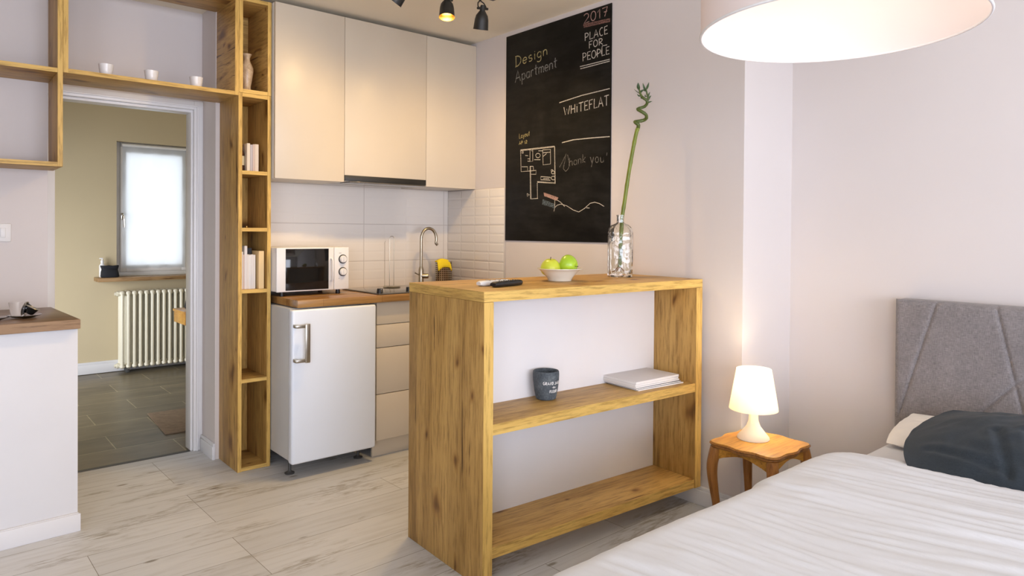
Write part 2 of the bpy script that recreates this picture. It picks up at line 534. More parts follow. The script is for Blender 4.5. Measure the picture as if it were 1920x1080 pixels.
M['chalk_white'] = chalk_mat('chalk_white', (0.62, 0.58, 0.50), 0.75)
M['chalk_yellow'] = chalk_mat('chalk_yellow', (0.50, 0.43, 0.20), 0.65)
M['chalk_grey'] = chalk_mat('chalk_grey', (0.27, 0.27, 0.26), 0.55)
M['chalk_dim'] = chalk_mat('chalk_dim', (0.20, 0.19, 0.17), 0.45)
M['chalk_pink'] = chalk_mat('chalk_pink', (0.52, 0.32, 0.27), 0.65)
M['chalk_red'] = chalk_mat('chalk_red', (0.36, 0.17, 0.13), 0.45)
M['chalk_blue'] = chalk_mat('chalk_blue', (0.16, 0.22, 0.26), 0.4)
M['print_white'] = plain('white_print', (0.78, 0.78, 0.76), 0.7)


def concrete(name):
    mt, nt, ns, ls, bs = new_mat(name)
    v = coords(ns, ls)
    a = noise_tex(ns, ls, v, 160, 4, 0.7)
    b = noise_tex(ns, ls, v, 22, 4, 0.6)
    ad = node(ns, 'ShaderNodeMath', operation='ADD'); ls.new(a, ad.inputs[0]); ls.new(b, ad.inputs[1])
    hf = node(ns, 'ShaderNodeMath', operation='MULTIPLY'); hf.inputs[1].default_value = 0.5; ls.new(ad.outputs[0], hf.inputs[0])
    ls.new(ramp(ns, ls, hf.outputs[0], [(0.36, (0.045, 0.055, 0.066)), (0.52, (0.082, 0.098, 0.112)), (0.66, (0.16, 0.18, 0.19))]), bs.inputs['Base Color'])
    bs.inputs['Roughness'].default_value = 0.85
    bump(ns, ls, a, 0.3, 0.001, bs)
    return mt


M['concrete'] = concrete('blue_grey_concrete')


def marble(name):
    mt, nt, ns, ls, bs = new_mat(name)
    a = noise_tex(ns, ls, coords(ns, ls), 22, 6, 0.6, 1.5)
    ls.new(ramp(ns, ls, a, [(0.3, (0.36, 0.25, 0.15)), (0.5, (0.56, 0.43, 0.29)), (0.7, (0.66, 0.55, 0.40))]), bs.inputs['Base Color'])
    bs.inputs['Roughness'].default_value = 0.3
    return mt


M['marble'] = marble('beige_marble')


def perforated(name):
    mt, nt, ns, ls, bs = new_mat(name)
    tc = ns.new('ShaderNodeTexCoord')
    sp = ns.new('ShaderNodeSeparateXYZ'); ls.new(tc.outputs['Object'], sp.inputs[0])
    at = node(ns, 'ShaderNodeMath', operation='ARCTAN2'); ls.new(sp.outputs[1], at.inputs[0]); ls.new(sp.outputs[0], at.inputs[1])
    cb = ns.new('ShaderNodeCombineXYZ')
    m1 = node(ns, 'ShaderNodeMath', operation='MULTIPLY'); m1.inputs[1].default_value = 26 / (2 * PI); ls.new(at.outputs[0], m1.inputs[0])
    m2 = node(ns, 'ShaderNodeMath', operation='MULTIPLY'); m2.inputs[1].default_value = 75; ls.new(sp.outputs[2], m2.inputs[0])
    f1 = node(ns, 'ShaderNodeMath', operation='FRACT'); ls.new(m1.outputs[0], f1.inputs[0])
    f2 = node(ns, 'ShaderNodeMath', operation='FRACT'); ls.new(m2.outputs[0], f2.inputs[0])
    ls.new(f1.outputs[0], cb.inputs[0]); ls.new(f2.outputs[0], cb.inputs[1])
    ds = node(ns, 'ShaderNodeVectorMath', operation='DISTANCE'); ls.new(cb.outputs[0], ds.inputs[0]); ds.inputs[1].default_value = (0.5, 0.5, 0)
    c = ramp(ns, ls, ds.outputs['Value'], [(0.30, (0.02, 0.016, 0.01)), (0.34, (0.55, 0.50, 0.40))])
    ls.new(c, bs.inputs['Base Color'])
    bs.inputs['Metallic'].default_value = 0.9
    bs.inputs['Roughness'].default_value = 0.3
    return mt


M['perforated'] = perforated('perforated_steel')


# ------------------------------------------------------------------ mesh helpers
class MB:
    """Collects shapes and links them as ONE mesh object."""

    def __init__(self):
        self.bm = bmesh.new()

    def _add(self, verts, faces, mat=0, xf=None):
        vs_ = [self.bm.verts.new(xf @ Vector(v) if xf else v) for v in verts]
        out = []
        for f in faces:
            try:
                fc = self.bm.faces.new([vs_[i] for i in f])
                fc.material_index = mat
                out.append(fc)
            except ValueError:
                pass
        return vs_, out

    def box(self, x0, x1, y0, y1, z0, z1, bev=0.0, seg=2, mat=0, xf=None):
        x0, x1 = min(x0, x1), max(x0, x1); y0, y1 = min(y0, y1), max(y0, y1); z0, z1 = min(z0, z1), max(z0, z1)
        v = [(x, y, z) for z in (z0, z1) for y in (y0, y1) for x in (x0, x1)]
        f = [(0, 2, 3, 1), (4, 5, 7, 6), (0, 1, 5, 4), (2, 6, 7, 3), (0, 4, 6, 2), (1, 3, 7, 5)]
        vv, ff = self._add(v, f, mat, xf)
        if bev > 0:
            bev = min(bev, 0.49 * min(x1 - x0, y1 - y0, z1 - z0))
            ed = list({e for fc in ff for e in fc.edges})
            bmesh.ops.bevel(self.bm, geom=ed, offset=bev, segments=seg, profile=0.5, affect='EDGES', material=-1)
        return self

    def prism(self, pts, z0, z1, mat=0, xf=None, ax='z'):
        n = len(pts)

        def p(a, b, c):
            return {'z': (a, b, c), 'y': (a, c, b), 'x': (c, a, b)}[ax]
        v = [p(a, b, z0) for a, b in pts] + [p(a, b, z1) for a, b in pts]
        f = [tuple(range(n - 1, -1, -1)), tuple(range(n, 2 * n))]
        f += [(i, (i + 1) % n, n + (i + 1) % n, n + i) for i in range(n)]
        self._add(v, f, mat, xf)
        return self

    def lathe(self, prof, n=32, c=(0, 0, 0), mat=0, xf=None, sx=1.0, sy=1.0, twist=0.0, square=0.0):
        v, f = [], []
        rows = []
        for k, (r, z) in enumerate(prof):
            if r < 1e-6:
                v.append((c[0], c[1], c[2] + z)); rows.append([len(v) - 1])
            else:
                row = []
                for i in range(n):
                    a = 2 * PI * i / n + twist * k
                    q = 1.0
                    if square:
                        q = 1.0 / (abs(math.cos(a)) ** square + abs(math.sin(a)) ** square) ** (1.0 / square)
                    v.append((c[0] + sx * r * q * math.cos(a), c[1] + sy * r * q * math.sin(a), c[2] + z)); row.append(len(v) - 1)
                rows.append(row)
        for a, b in zip(rows, rows[1:]):
            for i in range(n):
                j = (i + 1) % n
                if len(a) == 1 and len(b) == 1:
                    continue
                if len(a) == 1:
                    f.append((a[0], b[j], b[i]))
                elif len(b) == 1:
                    f.append((a[i], a[j], b[0]))
                else:
                    f.append((a[i], a[j], b[j], b[i]))
        if len(rows[0]) > 1:
            pass
        self._add(v, f, mat, xf)
        return self

    def tube(self, path, rad, n=10, mat=0, xf=None, flat=1.0, caps=True, up=None):
        P = [Vector(p) for p in path]
        rr = rad if isinstance(rad, (list, tuple)) else [rad] * len(P)
        v, f = [], []
        prev = None
        for i, p in enumerate(P):
            t = (P[min(i + 1, len(P) - 1)] - P[max(i - 1, 0)]).normalized()
            if prev is None:
                ref = Vector(up) if up else (Vector((0, 0, 1)) if abs(t.z) < 0.9 else Vector((1, 0, 0)))
                nrm = (ref - t * ref.dot(t)).normalized()
            else:
                nrm = (prev - t * prev.dot(t))
                nrm = nrm.normalized() if nrm.length > 1e-6 else prev
            prev = nrm
            bi = t.cross(nrm)
            for k in range(n):
                a = 2 * PI * k / n
                v.append(p + (nrm * math.cos(a) + bi * math.sin(a) * flat) * rr[i])
        for i in range(len(P) - 1):
            for k in range(n):
                j = (k + 1) % n
                f.append((i * n + k, i * n + j, (i + 1) * n + j, (i + 1) * n + k))
        if caps:
            f.append(tuple(range(n - 1, -1, -1)))
            b = (len(P) - 1) * n
            f.append(tuple(range(b, b + n)))
        self._add(v, f, mat, xf)
        return self

    def grid(self, pts, nu, nv, mat=0, closed_u=False):
        f = []
        for i in range(nu - (0 if closed_u else 1)):
            i2 = (i + 1) % nu
            for j in range(nv - 1):
                f.append((i * nv + j, i2 * nv + j, i2 * nv + j + 1, i * nv + j + 1))
        self._add(pts, f, mat)
        return self

    def ribbon(self, line, w, x, plane='x'):
        """flat stroke on the plane x = const, line of (y, z)"""
        n = len(line)
        L, Rr = [], []
        for i, (a, b) in enumerate(line):
            a0, b0 = line[max(i - 1, 0)]
            a1, b1 = line[min(i + 1, n - 1)]
            dx, dy = a1 - a0, b1 - b0
            d = math.hypot(dx, dy) or 1e-9
            nx, ny = -dy / d * w / 2, dx / d * w / 2
            L.append((x, a + nx, b + ny)); Rr.append((x, a - nx, b - ny))
        v = L + Rr
        f = [(i, i + 1, n + i + 1, n + i) for i in range(n - 1)]
        self._add(v, f)
        return self

    def build(self, name, mats, parent=None, smooth=True, angle=35, loc=None):
        bm = self.bm
        bmesh.ops.recalc_face_normals(bm, faces=bm.faces)
        me = bpy.data.meshes.new(name)
        bm.to_mesh(me)
        bm.free()
        if not isinstance(mats, (list, tuple)):
            mats = [mats]
        for mt in mats:
            me.materials.append(M[mt] if isinstance(mt, str) else mt)
        if smooth:
            me.polygons.foreach_set('use_smooth', [True] * len(me.polygons))
            me.set_sharp_from_angle(angle=R(angle))
        o = bpy.data.objects.new(name, me)
        COL.objects.link(o)
        if parent is not None:
            o.parent = parent
        if loc is not None:
            o.location = loc
        return o


def thing(name, label, cat, loc=(0, 0, 0), rz=0.0, group=None):
    o = bpy.data.objects.new(name, None)
    o.empty_display_size = 0.05
    COL.objects.link(o)
    o.location = loc
    o.rotation_euler = (0, 0, rz)
    o['label'] = label
    o['category'] = cat
    if group:
        o['group'] = group
    return o


def tag(o, label, cat, group=None):
    o['label'] = label
    o['category'] = cat
    if group:
        o['group'] = group
    return o


def struct(o):
    o['kind'] = 'structure'
    return o


def sbox(name, mat, *b, bev=0.0):
    return struct(MB().box(*b, bev=bev).build(name, mat))


def dup(root, loc, label, rz=None, group=None):
    """copy of a thing with copies of its parts and sub-parts"""
    r = root.copy()
    COL.objects.link(r)
    r.location = loc
    if rz is not None:
        r.rotation_euler = (0, 0, rz)
    r['label'] = label
    if group:
        r['group'] = group
    for ch in list(root.children):
        c = ch.copy()
        COL.objects.link(c)
        c.parent = r
        for g in list(ch.children):
            d = g.copy()
            COL.objects.link(d)
            d.parent = c
    return r


def rot_to(direction):
    return Vector(direction).normalized().to_track_quat('Z', 'Y').to_matrix().to_4x4()

# ------------------------------------------------------------------ the room
XR, YK, YD, YL, XN = 2.72, 3.88, 4.12, 3.89, 1.20     # right wall, kitchen wall, door plane, left wall, niche side
HC = 2.469
sbox('floor', 'floor', -1.7, 3.3, -3.9, 4.125, -0.06, 0.0)
struct(MB().box(-0.7, 2.7, 4.125, 7.0, -0.06, -0.004).build('floor_hall', 'slate'))
sbox('ceiling', 'ceiling', -1.8, 3.4, -4.0, 4.30, HC, HC + 0.1)
sbox('ceiling_hall', 'ceiling', -0.7, 2.7, 4.30, 7.1, HC, HC + 0.1)
sbox('wall_right', 'wall', XR, 3.28, 1.63, 4.0, 0, HC)
sbox('wall_headboard', 'wall', 3.14, 3.28, -3.9, 1.63, 0, HC)
sbox('wall_back', 'wall', XN, XR, YK, YD + 0.10, 0, HC)
sbox('wall_left', 'wall', -1.7, 0.443, YL, YD, 0, HC)
w = MB()
w.box(-1.7, 0.50, YD, YD + 0.10, 0, HC)
w.box(0.50, XN, YD, YD + 0.10, 1.955, HC)
struct(w.build('wall_door', 'wall'))
w = MB()
w.box(-1.8, -1.7, -4.0, -2.45, 0, HC)
w.box(-1.8, -1.7, -0.65, 4.2, 0, HC)
w.box(-1.8, -1.7, -2.45, -0.65, 0, 0.3)
w.box(-1.8, -1.7, -2.45, -0.65, 2.1, HC)
struct(w.build('wall_side', 'wall'))
w = MB()
for a in (-2.45, -1.58, -0.71):
    w.box(-1.79, -1.72, a, a + 0.06, 0.3, 2.1, bev=0.004)
w.box(-1.79, -1.72, -2.45, -0.65, 0.3, 0.36, bev=0.004)
w.box(-1.79, -1.72, -2.45, -0.65, 2.04, 2.1, bev=0.004)
struct(w.build('added_window', 'trim'))  # unseen window frame, added together with the side light
w = MB()
w.box(-1.7, -1.15, -3.85, -3.7, 0, HC)
w.box(2.30, 3.28, -3.85, -3.7, 0, HC)
w.box(-1.15, 2.30, -3.85, -3.7, 0, 0.30)
w.box(-1.15, 2.30, -3.85, -3.7, 2.12, HC)
struct(w.build('wall_rear', 'wall'))
w = MB()
for a in (-1.15, -0.02, 1.12, 2.24):
    w.box(a, a + 0.06, -3.82, -3.75, 0.30, 2.12, bev=0.004)
w.box(-1.15, 2.30, -3.82, -3.75, 0.30, 0.36, bev=0.004)
w.box(-1.15, 2.30, -3.82, -3.75, 2.06, 2.12, bev=0.004)
struct(w.build('window_2', 'trim'))
# hall behind the doorway
HY = 6.85
w = MB()
w.box(-0.7, 1.285, HY, HY + 0.18, 0, HC)
w.box(1.915, 2.7, HY, HY + 0.18, 0, HC)
w.box(1.285, 1.915, HY, HY + 0.18, 0, 0.83)
w.box(1.285, 1.915, HY, HY + 0.18, 2.02, HC)
struct(w.build('wall_hall_far', 'hall_wall'))
w = MB()
w.box(-0.7, -0.6, 4.22, 4.90, 0, HC)
w.box(-0.7, -0.6, 6.0, HY, 0, HC)
w.box(-0.7, -0.6, 4.90, 6.0, 0, 0.20)
w.box(-0.7, -0.6, 4.90, 6.0, 1.5, HC)
struct(w.build('wall_hall_left', 'hall_wall'))  # the unseen opening in this wall is added for the hall light
sbox('wall_hall_right', 'hall_wall', 2.4, 2.5, 4.22, HY, 0, HC)
sbox('wall_hall_front', 'hall_wall', -0.6, 0.50, 4.22, 4.225, 0, HC)

# tiles behind the kitchen
sbox('wall_tiles_back', 'tile_back', 1.393, XR - 0.012, 3.845, YK, 0.86, 1.532)
sbox('wall_tiles_right', 'tile_right', XR - 0.012, XR, 3.243, YK, 0.86, 1.519, bev=0.002)


def skirting(name, x0, x1, y0, y1, h=0.085):
    w = MB()
    w.box(x0, x1, y0, y1, 0, h * 0.80, bev=0.002)
    dx, dy = x1 - x0, y1 - y0
    if dx < dy:
        w.box(x0 + 0.004, x1, y0, y1, h * 0.8, h, bev=0.002)
    else:
        w.box(x0, x1, y0 + 0.004, y1, h * 0.8, h, bev=0.002)
    return struct(w.build(name, 'skirting'))


skirting('baseboard_right', XR - 0.016, XR, 1.63, 3.22)
skirting('baseboard_step', XR, 3.14, 1.614, 1.63)
skirting('baseboard_headboard', 3.124, 3.14, 1.0, 1.614)
skirting('baseboard_left', -1.7, 0.44, YL - 0.016, YL)
skirting('baseboard_niche', XN - 0.016, XN, YK - 0.01, YD - 0.03, 0.09)
skirting('baseboard_hall', -0.6, 2.4, HY - 0.016, HY, 0.10)

# door frame: wide architrave and a thinner stop, the doorway itself is open
w = MB()
w.box(1.152, XN, YD - 0.022, YD + 0.10, 0, 1.968, bev=0.003)
w.box(0.44, 1.152, YD - 0.022, YD + 0.10, 1.920, 1.968, bev=0.003)
w.box(1.140, 1.152, YD - 0.004, YD + 0.09, 0, 1.912, bev=0.003)
w.box(0.44, 1.152, YD - 0.004, YD + 0.09, 1.905, 1.920, bev=0.003)
w.box(1.166, 1.176, YD - 0.030, YD - 0.022, 0, 1.942, bev=0.003)
w.box(0.44, 1.176, YD - 0.030, YD - 0.022, 1.934, 1.944, bev=0.003)
w.box(0.44, 0.50, YD - 0.002, YD + 0.10, 0, 1.920, bev=0.003)
struct(w.build('door_1', 'trim'))
sbox('trim_1', 'dark_grey', 0.50, 1.140, YD - 0.012, YD + 0.014, -0.002, 0.003)   # threshold strip

# hall window: frame in the wall, sash with a pane
w = MB()
for a, b in ((1.285, 1.322), (1.878, 1.915)):
    w.box(a, b, HY + 0.06, HY + 0.13, 0.83, 2.02, bev=0.003)
w.box(1.322, 1.878, HY + 0.06, HY + 0.13, 0.83, 0.868, bev=0.003)
w.box(1.322, 1.878, HY + 0.06, HY + 0.13, 1.982, 2.02, bev=0.003)
win = struct(w.build('window_1', 'trim'))
w = MB()
for a, b in ((1.322, 1.372), (1.828, 1.878)):
    w.box(a, b, HY + 0.045, HY + 0.10, 0.868, 1.982, bev=0.004)
w.box(1.372, 1.828, HY + 0.045, HY + 0.10, 0.868, 0.930, bev=0.004)
w.box(1.372, 1.828, HY + 0.045, HY + 0.10, 1.925, 1.982, bev=0.004)
w.build('sash', 'trim', win)
MB().box(1.372, 1.828, HY + 0.07, HY + 0.078, 0.93, 1.925).build('pane', 'pane', win)
w = MB()
w.box(1.325, 1.345, HY + 0.030, HY + 0.045, 1.33, 1.39, bev=0.003)
w.tube([(1.335, HY + 0.03, 1.375), (1.335, HY - 0.005, 1.375), (1.337, HY - 0.018, 1.362), (1.34, HY - 0.022, 1.31), (1.341, HY - 0.020, 1.262)], [0.008, 0.008, 0.009, 0.009, 0.007])
w.build('handle', 'chrome', win)
# roller blind hung on the sash
b = thing('roller_blind', 'white roller blind drawn down over the hall window', 'blind', (1.60, HY + 0.036, 1.995))
pts = []
for i in range(24):
    for j in range(14):
        x = -0.262 + 0.524 * i / 23
        z = -0.012 - 1.085 * j / 13
        if j == 13:
            z += 0.006 * math.sin(i * 1.4)
        pts.append((x, 0.003 * math.sin(i * 0.9 + j * 0.5) + 0.002 * math.sin(j * 2.1), z))
o = MB().grid(pts, 24, 14).build('fabric', 'blind', b)
MB().tube([(-0.272, 0, 0), (0.272, 0, 0)], 0.013, 14).build('roller', 'white_plastic', b)
MB().box(0.272, 0.279, -0.018, 0.008, -0.045, 0.016, bev=0.002).build('bracket', 'grey_plastic', b)
MB().box(-0.279, -0.272, -0.018, 0.008, -0.02, 0.016, bev=0.002).build('bracket', 'grey_plastic', b)
sl = struct(MB().box(1.112, 2.05, HY - 0.19, HY, 0.798, 0.832, bev=0.004).build('trim_2', 'sill_oak'))

# ------------------------------------------------------------------ hall furnishings
rad = thing('radiator', 'cream cast-iron column radiator under the hall window', 'radiator', (1.275, HY - 0.085, 0.0))
w = MB()
nsec = 15
for i in range(nsec):
    x = 0.03 + i * 0.0475
    for dy in (-0.052, 0.0, 0.052):
        w.tube([(x, dy, 0.055), (x, dy, 0.690)], 0.0135, 10)
    for z in (0.690, 0.055):
        w.tube([(x, -0.058, z - 0.012), (x, -0.052, z), (x, 0.052, z), (x, 0.058, z - 0.012)], [0.012, 0.021, 0.021, 0.012], 10)
w.tube([(0.01, 0, 0.058), (0.03 + nsec * 0.0475, 0, 0.058)], 0.021, 12)
w.tube([(0.01, 0, 0.685), (0.03 + nsec * 0.0475, 0, 0.685)], 0.021, 12)
w.build('columns', 'radiator', rad)
for z in (0.685, 0.058):
    MB().tube([(0.01, 0, z), (-0.004, 0, z), (-0.006, 0, z), (-0.022, 0, z)], [0.024, 0.024, 0.017, 0.015], 8).build('end_plug', 'radiator', rad)
for x in (0.06, 0.62):
    MB().box(x, x + 0.03, -0.045, 0.045, -0.004, 0.045, bev=0.006).build('foot', 'dark_grey', rad)

p = thing('pouch', 'black fabric pouch on the hall window sill', 'pouch', (1.212, HY - 0.115, 0.832))
pts = []
NU = 28
prof = [(0.0, 0.0), (0.062, 0.0), (0.070, 0.012), (0.066, 0.045), (0.060, 0.070), (0.068, 0.092), (0.069, 0.101), (0.0, 0.096)]
w = MB()
w.lathe(prof, NU, sx=1.0, sy=0.55, square=3.5)
for v in w.bm.verts:
    v.co += Vector((0.004 * noise.noise(v.co * 40), 0.004 * noise.noise(v.co * 35 + Vector((5, 0, 0))), 0.006 * noise.noise(v.co * 25) if v.co.z > 0.03 else 0))
w.build('body', 'black_cloth', p)
MB().tube([(-0.05, -0.037, 0.074), (0.0, -0.041, 0.071), (0.05, -0.037, 0.074)], 0.003, 6).build('strap', 'black', p)
sb = thing('spray_bottle', 'small clear pump bottle behind the black pouch', 'bottle', (1.168, HY - 0.045, 0.832))
MB().lathe([(0, 0), (0.022, 0), (0.024, 0.01), (0.024, 0.10), (0.012, 0.118), (0.011, 0.125), (0, 0.125)], 20).build('body', 'white_plastic', sb)
w = MB().lathe([(0, 0.125), (0.013, 0.125), (0.013, 0.145), (0.006, 0.148), (0.006, 0.160), (0, 0.160)], 16)
w.box(-0.022, 0.008, -0.006, 0.006, 0.156, 0.167, bev=0.003)
w.build('pump', 'white_plastic', sb)

r = MB().box(-0.29, 0.29, -0.29, 0.29, 0, 0.009, bev=0.003).build('rug', 'rug', loc=(1.42, 4.82, -0.004))
r.rotation_euler = (0, 0, R(-3))
tag(r, 'small brown rug on the dark hall tiles', 'rug')

t = thing('console_table', 'end of a small wooden table in the hall, in front of the radiator', 'table', (1.448, 5.36, -0.004))
MB().box(0, 0.80, 0, 0.34, 0.628, 0.648, bev=0.005).build('top', 'cherry', t)
MB().box(0.006, 0.78, 0.02, 0.32, 0.548, 0.628, bev=0.003).build('apron', 'cherry', t)
for x in (0.14, 0.72):
    for y in (0.04, 0.28):
        MB().tube([(x, y, 0.0), (x, y, 0.55)], [0.014, 0.021], 12).build('leg', 'cherry_leg', t)
bg_ = thing('handbag', 'black bag lying on the hall table', 'bag', (1.575, 5.47, 0.644))
w = MB().lathe([(0, 0), (0.09, 0), (0.105, 0.03), (0.09, 0.09), (0.05, 0.135), (0, 0.15)], 24, sx=1.0, sy=0.7)
for v in w.bm.verts:
    v.co += Vector((1, 1, 0.4 if v.co.z > 0.01 else 0)) * (0.012 * noise.noise(v.co * 22))
w.build('body', 'black_cloth', bg_)
MB().tube([(-0.062 + 0.05 * math.sin(a) - 0.02, -0.045, 0.035 + 0.0 * a - 0.04 * math.cos(a) + 0.01) for a in (0.4, 0.9, 1.5, 2.1)], 0.006, 8).build('strap', 'black', bg_)

# ------------------------------------------------------------------ half wall with breakfast bar at the left
hw = thing('breakfast_bar', 'white half-height partition with a dark walnut worktop at the left edge', 'breakfast bar', (0.488, 3.30, 0.0), R(3.0))
MB().box(-2.1, -0.004, 0.022, 0.585, 0.0, 0.838, bev=0.002).build('panel', 'skirting', hw)
MB().box(-2.12, 0.0, 0.0, 0.588, 0.838, 0.878, bev=0.003).build('worktop', ['walnut_x'], hw)
MB().box(-2.12, 0.0006, -0.0008, 0.0, 0.8395, 0.8765).build('edge_strip', 'walnut_edge', hw)
w = MB()
w.box(-2.1, 0.004, 0.008, 0.022, 0.0, 0.073, bev=0.002)
w.box(-2.1, -0.003, 0.012, 0.022, 0.073, 0.077, bev=0.001)
w.build('plinth', 'skirting', hw)

sw = thing('light_switch', 'white double rocker light switch on the left wall', 'light switch', (0.262, YL - 0.004, 1.229))
MB().box(-0.041, 0.041, -0.005, 0.004, -0.041, 0.041, bev=0.003).build('plate', 'white_plastic', sw)
for x in (-0.0205, 0.0012):
    MB().box(x, x + 0.0195, -0.009, -0.005, -0.022, 0.022, bev=0.002).build('rocker', 'white_plastic', sw)


def saucer(name, label, x, y, z, rz=0.0):
    return tag(MB().lathe([(0, 0), (0.030, 0), (0.034, 0.002), (0.060, 0.012), (0.061, 0.014), (0.034, 0.005), (0, 0.004)], 40).build(name, 'glass', loc=(x, y, z)), label, 'saucer')


ZT = 0.8785
saucer('glass_saucer', 'clear glass saucer under the espresso glass on the walnut worktop', 0.315, 3.47, ZT)
g = thing('espresso_glass', 'small clear espresso glass on the glass saucer', 'cup', (0.292, 3.47, ZT + 0.0045))
MB().lathe([(0, 0), (0.020, 0), (0.022, 0.004), (0.031, 0.062), (0.0295, 0.062), (0.0205, 0.008), (0, 0.007)], 36).build('body', 'glass', g)
saucer('glass_saucer', 'clear glass saucer cut by the left edge of the photo', 0.205, 3.445, ZT)


def capsule(label, loc, tilt, az):
    t = thing('coffee_capsule', label, 'coffee capsule', loc, group='coffee capsules on the breakfast bar')
    xf = Matrix.Rotation(az, 4, 'Z') @ Matrix.Rotation(tilt, 4, 'Y')
    MB().lathe([(0, -0.030), (0.010, -0.029), (0.014, -0.025), (0.022, -0.002), (0.0225, 0.0), (0, 0.0)], 28, xf=xf).build('shell', 'black_gloss', t)
    MB().lathe([(0, 0.0), (0.0265, 0.0), (0.0272, 0.0008), (0.0265, 0.0016), (0.024, 0.0016), (0.023, 0.0006), (0, 0.0004)], 28, xf=xf).build('foil_lid', 'steel', t)
    return t


capsule('black coffee capsule leaning against the glass with its foil lid facing up', (0.345, 3.472, ZT + 0.040), R(28), R(-12))
capsule('dark blue coffee capsule standing behind the espresso glass', (0.322, 3.512, ZT + 0.038), R(70), R(150))

# ------------------------------------------------------------------ oak shelving
TK = 0.02
YF = 3.59
D = YL - 0.005 - YF
bc = thing('narrow_bookcase', 'tall narrow oak bookcase standing beside the fridge', 'bookcase', (1.222, YF, 0.0))
MB().box(0, TK, 0, D, 0, 1.953, bev=0.0008).build('side_panel', 'oak_z', bc)
MB().box(0.150, 0.170, 0, D, 0, 1.953, bev=0.0008).build('side_panel', 'oak_z', bc)
MB().box(TK, 0.150, D - 0.008, D - 0.002, 0.02, 1.935, bev=0.0005).build('back_panel', 'oak_z', bc)
for z in (0.003, 0.459, 0.9225, 1.242, 1.5365, 1.934):
    MB().box(TK, 0.150, 0.001, D - 0.008, z - 0.001, z + 0.018, bev=0.0008).build('shelf', 'oak_x', bc)
for a, b_ in ((0, TK), (0.150, 0.170)):
    MB().box(a + 0.0005, b_ - 0.0005, -0.0012, 0.0, 0.0005, 1.9525).build('edge_strip', 'edge_z', bc)
for z in (0.003, 0.459, 0.9225, 1.242, 1.5365, 1.934):
    MB().box(TK, 0.150, -0.0008, 0.001, z - 0.001, z + 0.018).build('edge_strip', 'edge_x', bc)


def cube_shelf(name, label, cat, x0, x1, z0, z1, shelves=(), left=True, back=False, ver=()):
    t = thing(name, label, cat, (x0, YF, z0))
    W, H = x1 - x0, z1 - z0
    ps = [(0, TK, 0, H, 'side_panel'), (W - TK, W, 0, H, 'side_panel')]
    for v_ in ver:
        ps.append((v_, v_ + TK, TK, H - TK, 'divider'))
    for a, b_, c_, d_, nm in ps:
        MB().box(a, b_, 0, D, c_, d_, bev=0.0008).build(nm, 'oak_z' if H > 0.6 else 'oak_y', t)
        MB().box(a + 0.0005, b_ - 0.0005, -0.0012, 0.0, c_ + 0.0005, d_ - 0.0005).build('edge_strip', 'edge_z', t)
    for z in [0, H - TK] + list(shelves):
        nm = 'shelf' if 0 < z < H - TK else ('bottom_panel' if z == 0 else 'top_panel')
        MB().box(TK, W - TK, 0.0005, D, z, z + 0.019, bev=0.0008).build(nm, 'oak_x', t)
        MB().box(TK, W - TK, -0.0008, 0.0005, z, z + 0.019).build('edge_strip', 'edge_x', t)
    if back:
        MB().box(TK, W - TK, D - 0.006, D - 0.001, 0.019, H - TK).build('back_panel', 'oak_x', t)
    return t


cube_shelf('cube_shelf', 'square oak shelf box holding the vase, on top of the narrow bookcase', 'shelf', 1.2245, 1.392, 1.9535, 2.445, back=True)
cube_shelf('bridge_shelf', 'oak shelf box spanning above the doorway with three white cups', 'shelf', 0.4655, 1.2242, 1.9365, 2.445)
cube_shelf('wall_shelf', 'open oak wall shelf at the upper left with two tiers', 'shelf', -0.62, 0.465, 1.522, 2.445, shelves=(0.411,), ver=(0.45,))

for x, lab in ((0.643, 'white ribbed cup on the bridge shelf, farthest from the vase'), (0.834, 'white ribbed cup on the bridge shelf, middle of the three'), (1.038, 'white ribbed cup on the bridge shelf, nearest to the vase')):
    c_ = MB().lathe([(0, 0), (0.0215, 0), (0.024, 0.003), (0.0275, 0.022), (0.0270, 0.0225), (0.0295, 0.036), (0.0290, 0.0365), (0.0315, 0.055), (0.0295, 0.056), (0.022, 0.005), (0, 0.004)], 32).build('cup', 'ceramic', loc=(x, 3.66, 1.9558))
    tag(c_, lab, 'cup', 'white cups on the bridge shelf')

v = MB().lathe([(0, 0), (0.026, 0), (0.027, 0.006), (0.022, 0.022), (0.021, 0.035), (0.028, 0.075), (0.034, 0.115), (0.033, 0.135), (0.022, 0.160), (0.0165, 0.175), (0.017, 0.190), (0.026, 0.207), (0.023, 0.208), (0.013, 0.185), (0, 0.180)], 8, twist=0.05).build('vase', 'marble', loc=(1.302, 3.70, 1.9728), angle=50)
tag(v, 'faceted beige marble vase on the cube shelf', 'vase')


def book(x0, w_, h, d, z, label, cover, y0=3.625, lean=0.0, group=None, name='book', page='paper'):
    t = thing(name, label, 'book', (x0, y0, z), group=group)
    t.rotation_euler = (0, lean, 0)
    c_ = MB()
    th = min(0.0018, w_ * 0.15)
    c_.box(0, th, 0, d, 0, h, bev=0.0004)
    c_.box(w_ - th, w_, 0, d, 0, h, bev=0.0004)
    c_.box(th, w_ - th, 0, th, 0, h)
    c_.build('cover', cover, t)
    MB().box(th, w_ - th, th, d - 0.003, 0.003, h - 0.003).build('pages', page, t)
    return t


def bmat(name, col):
    M[name] = plain(name, col, 0.55, var=0.03)
    return name


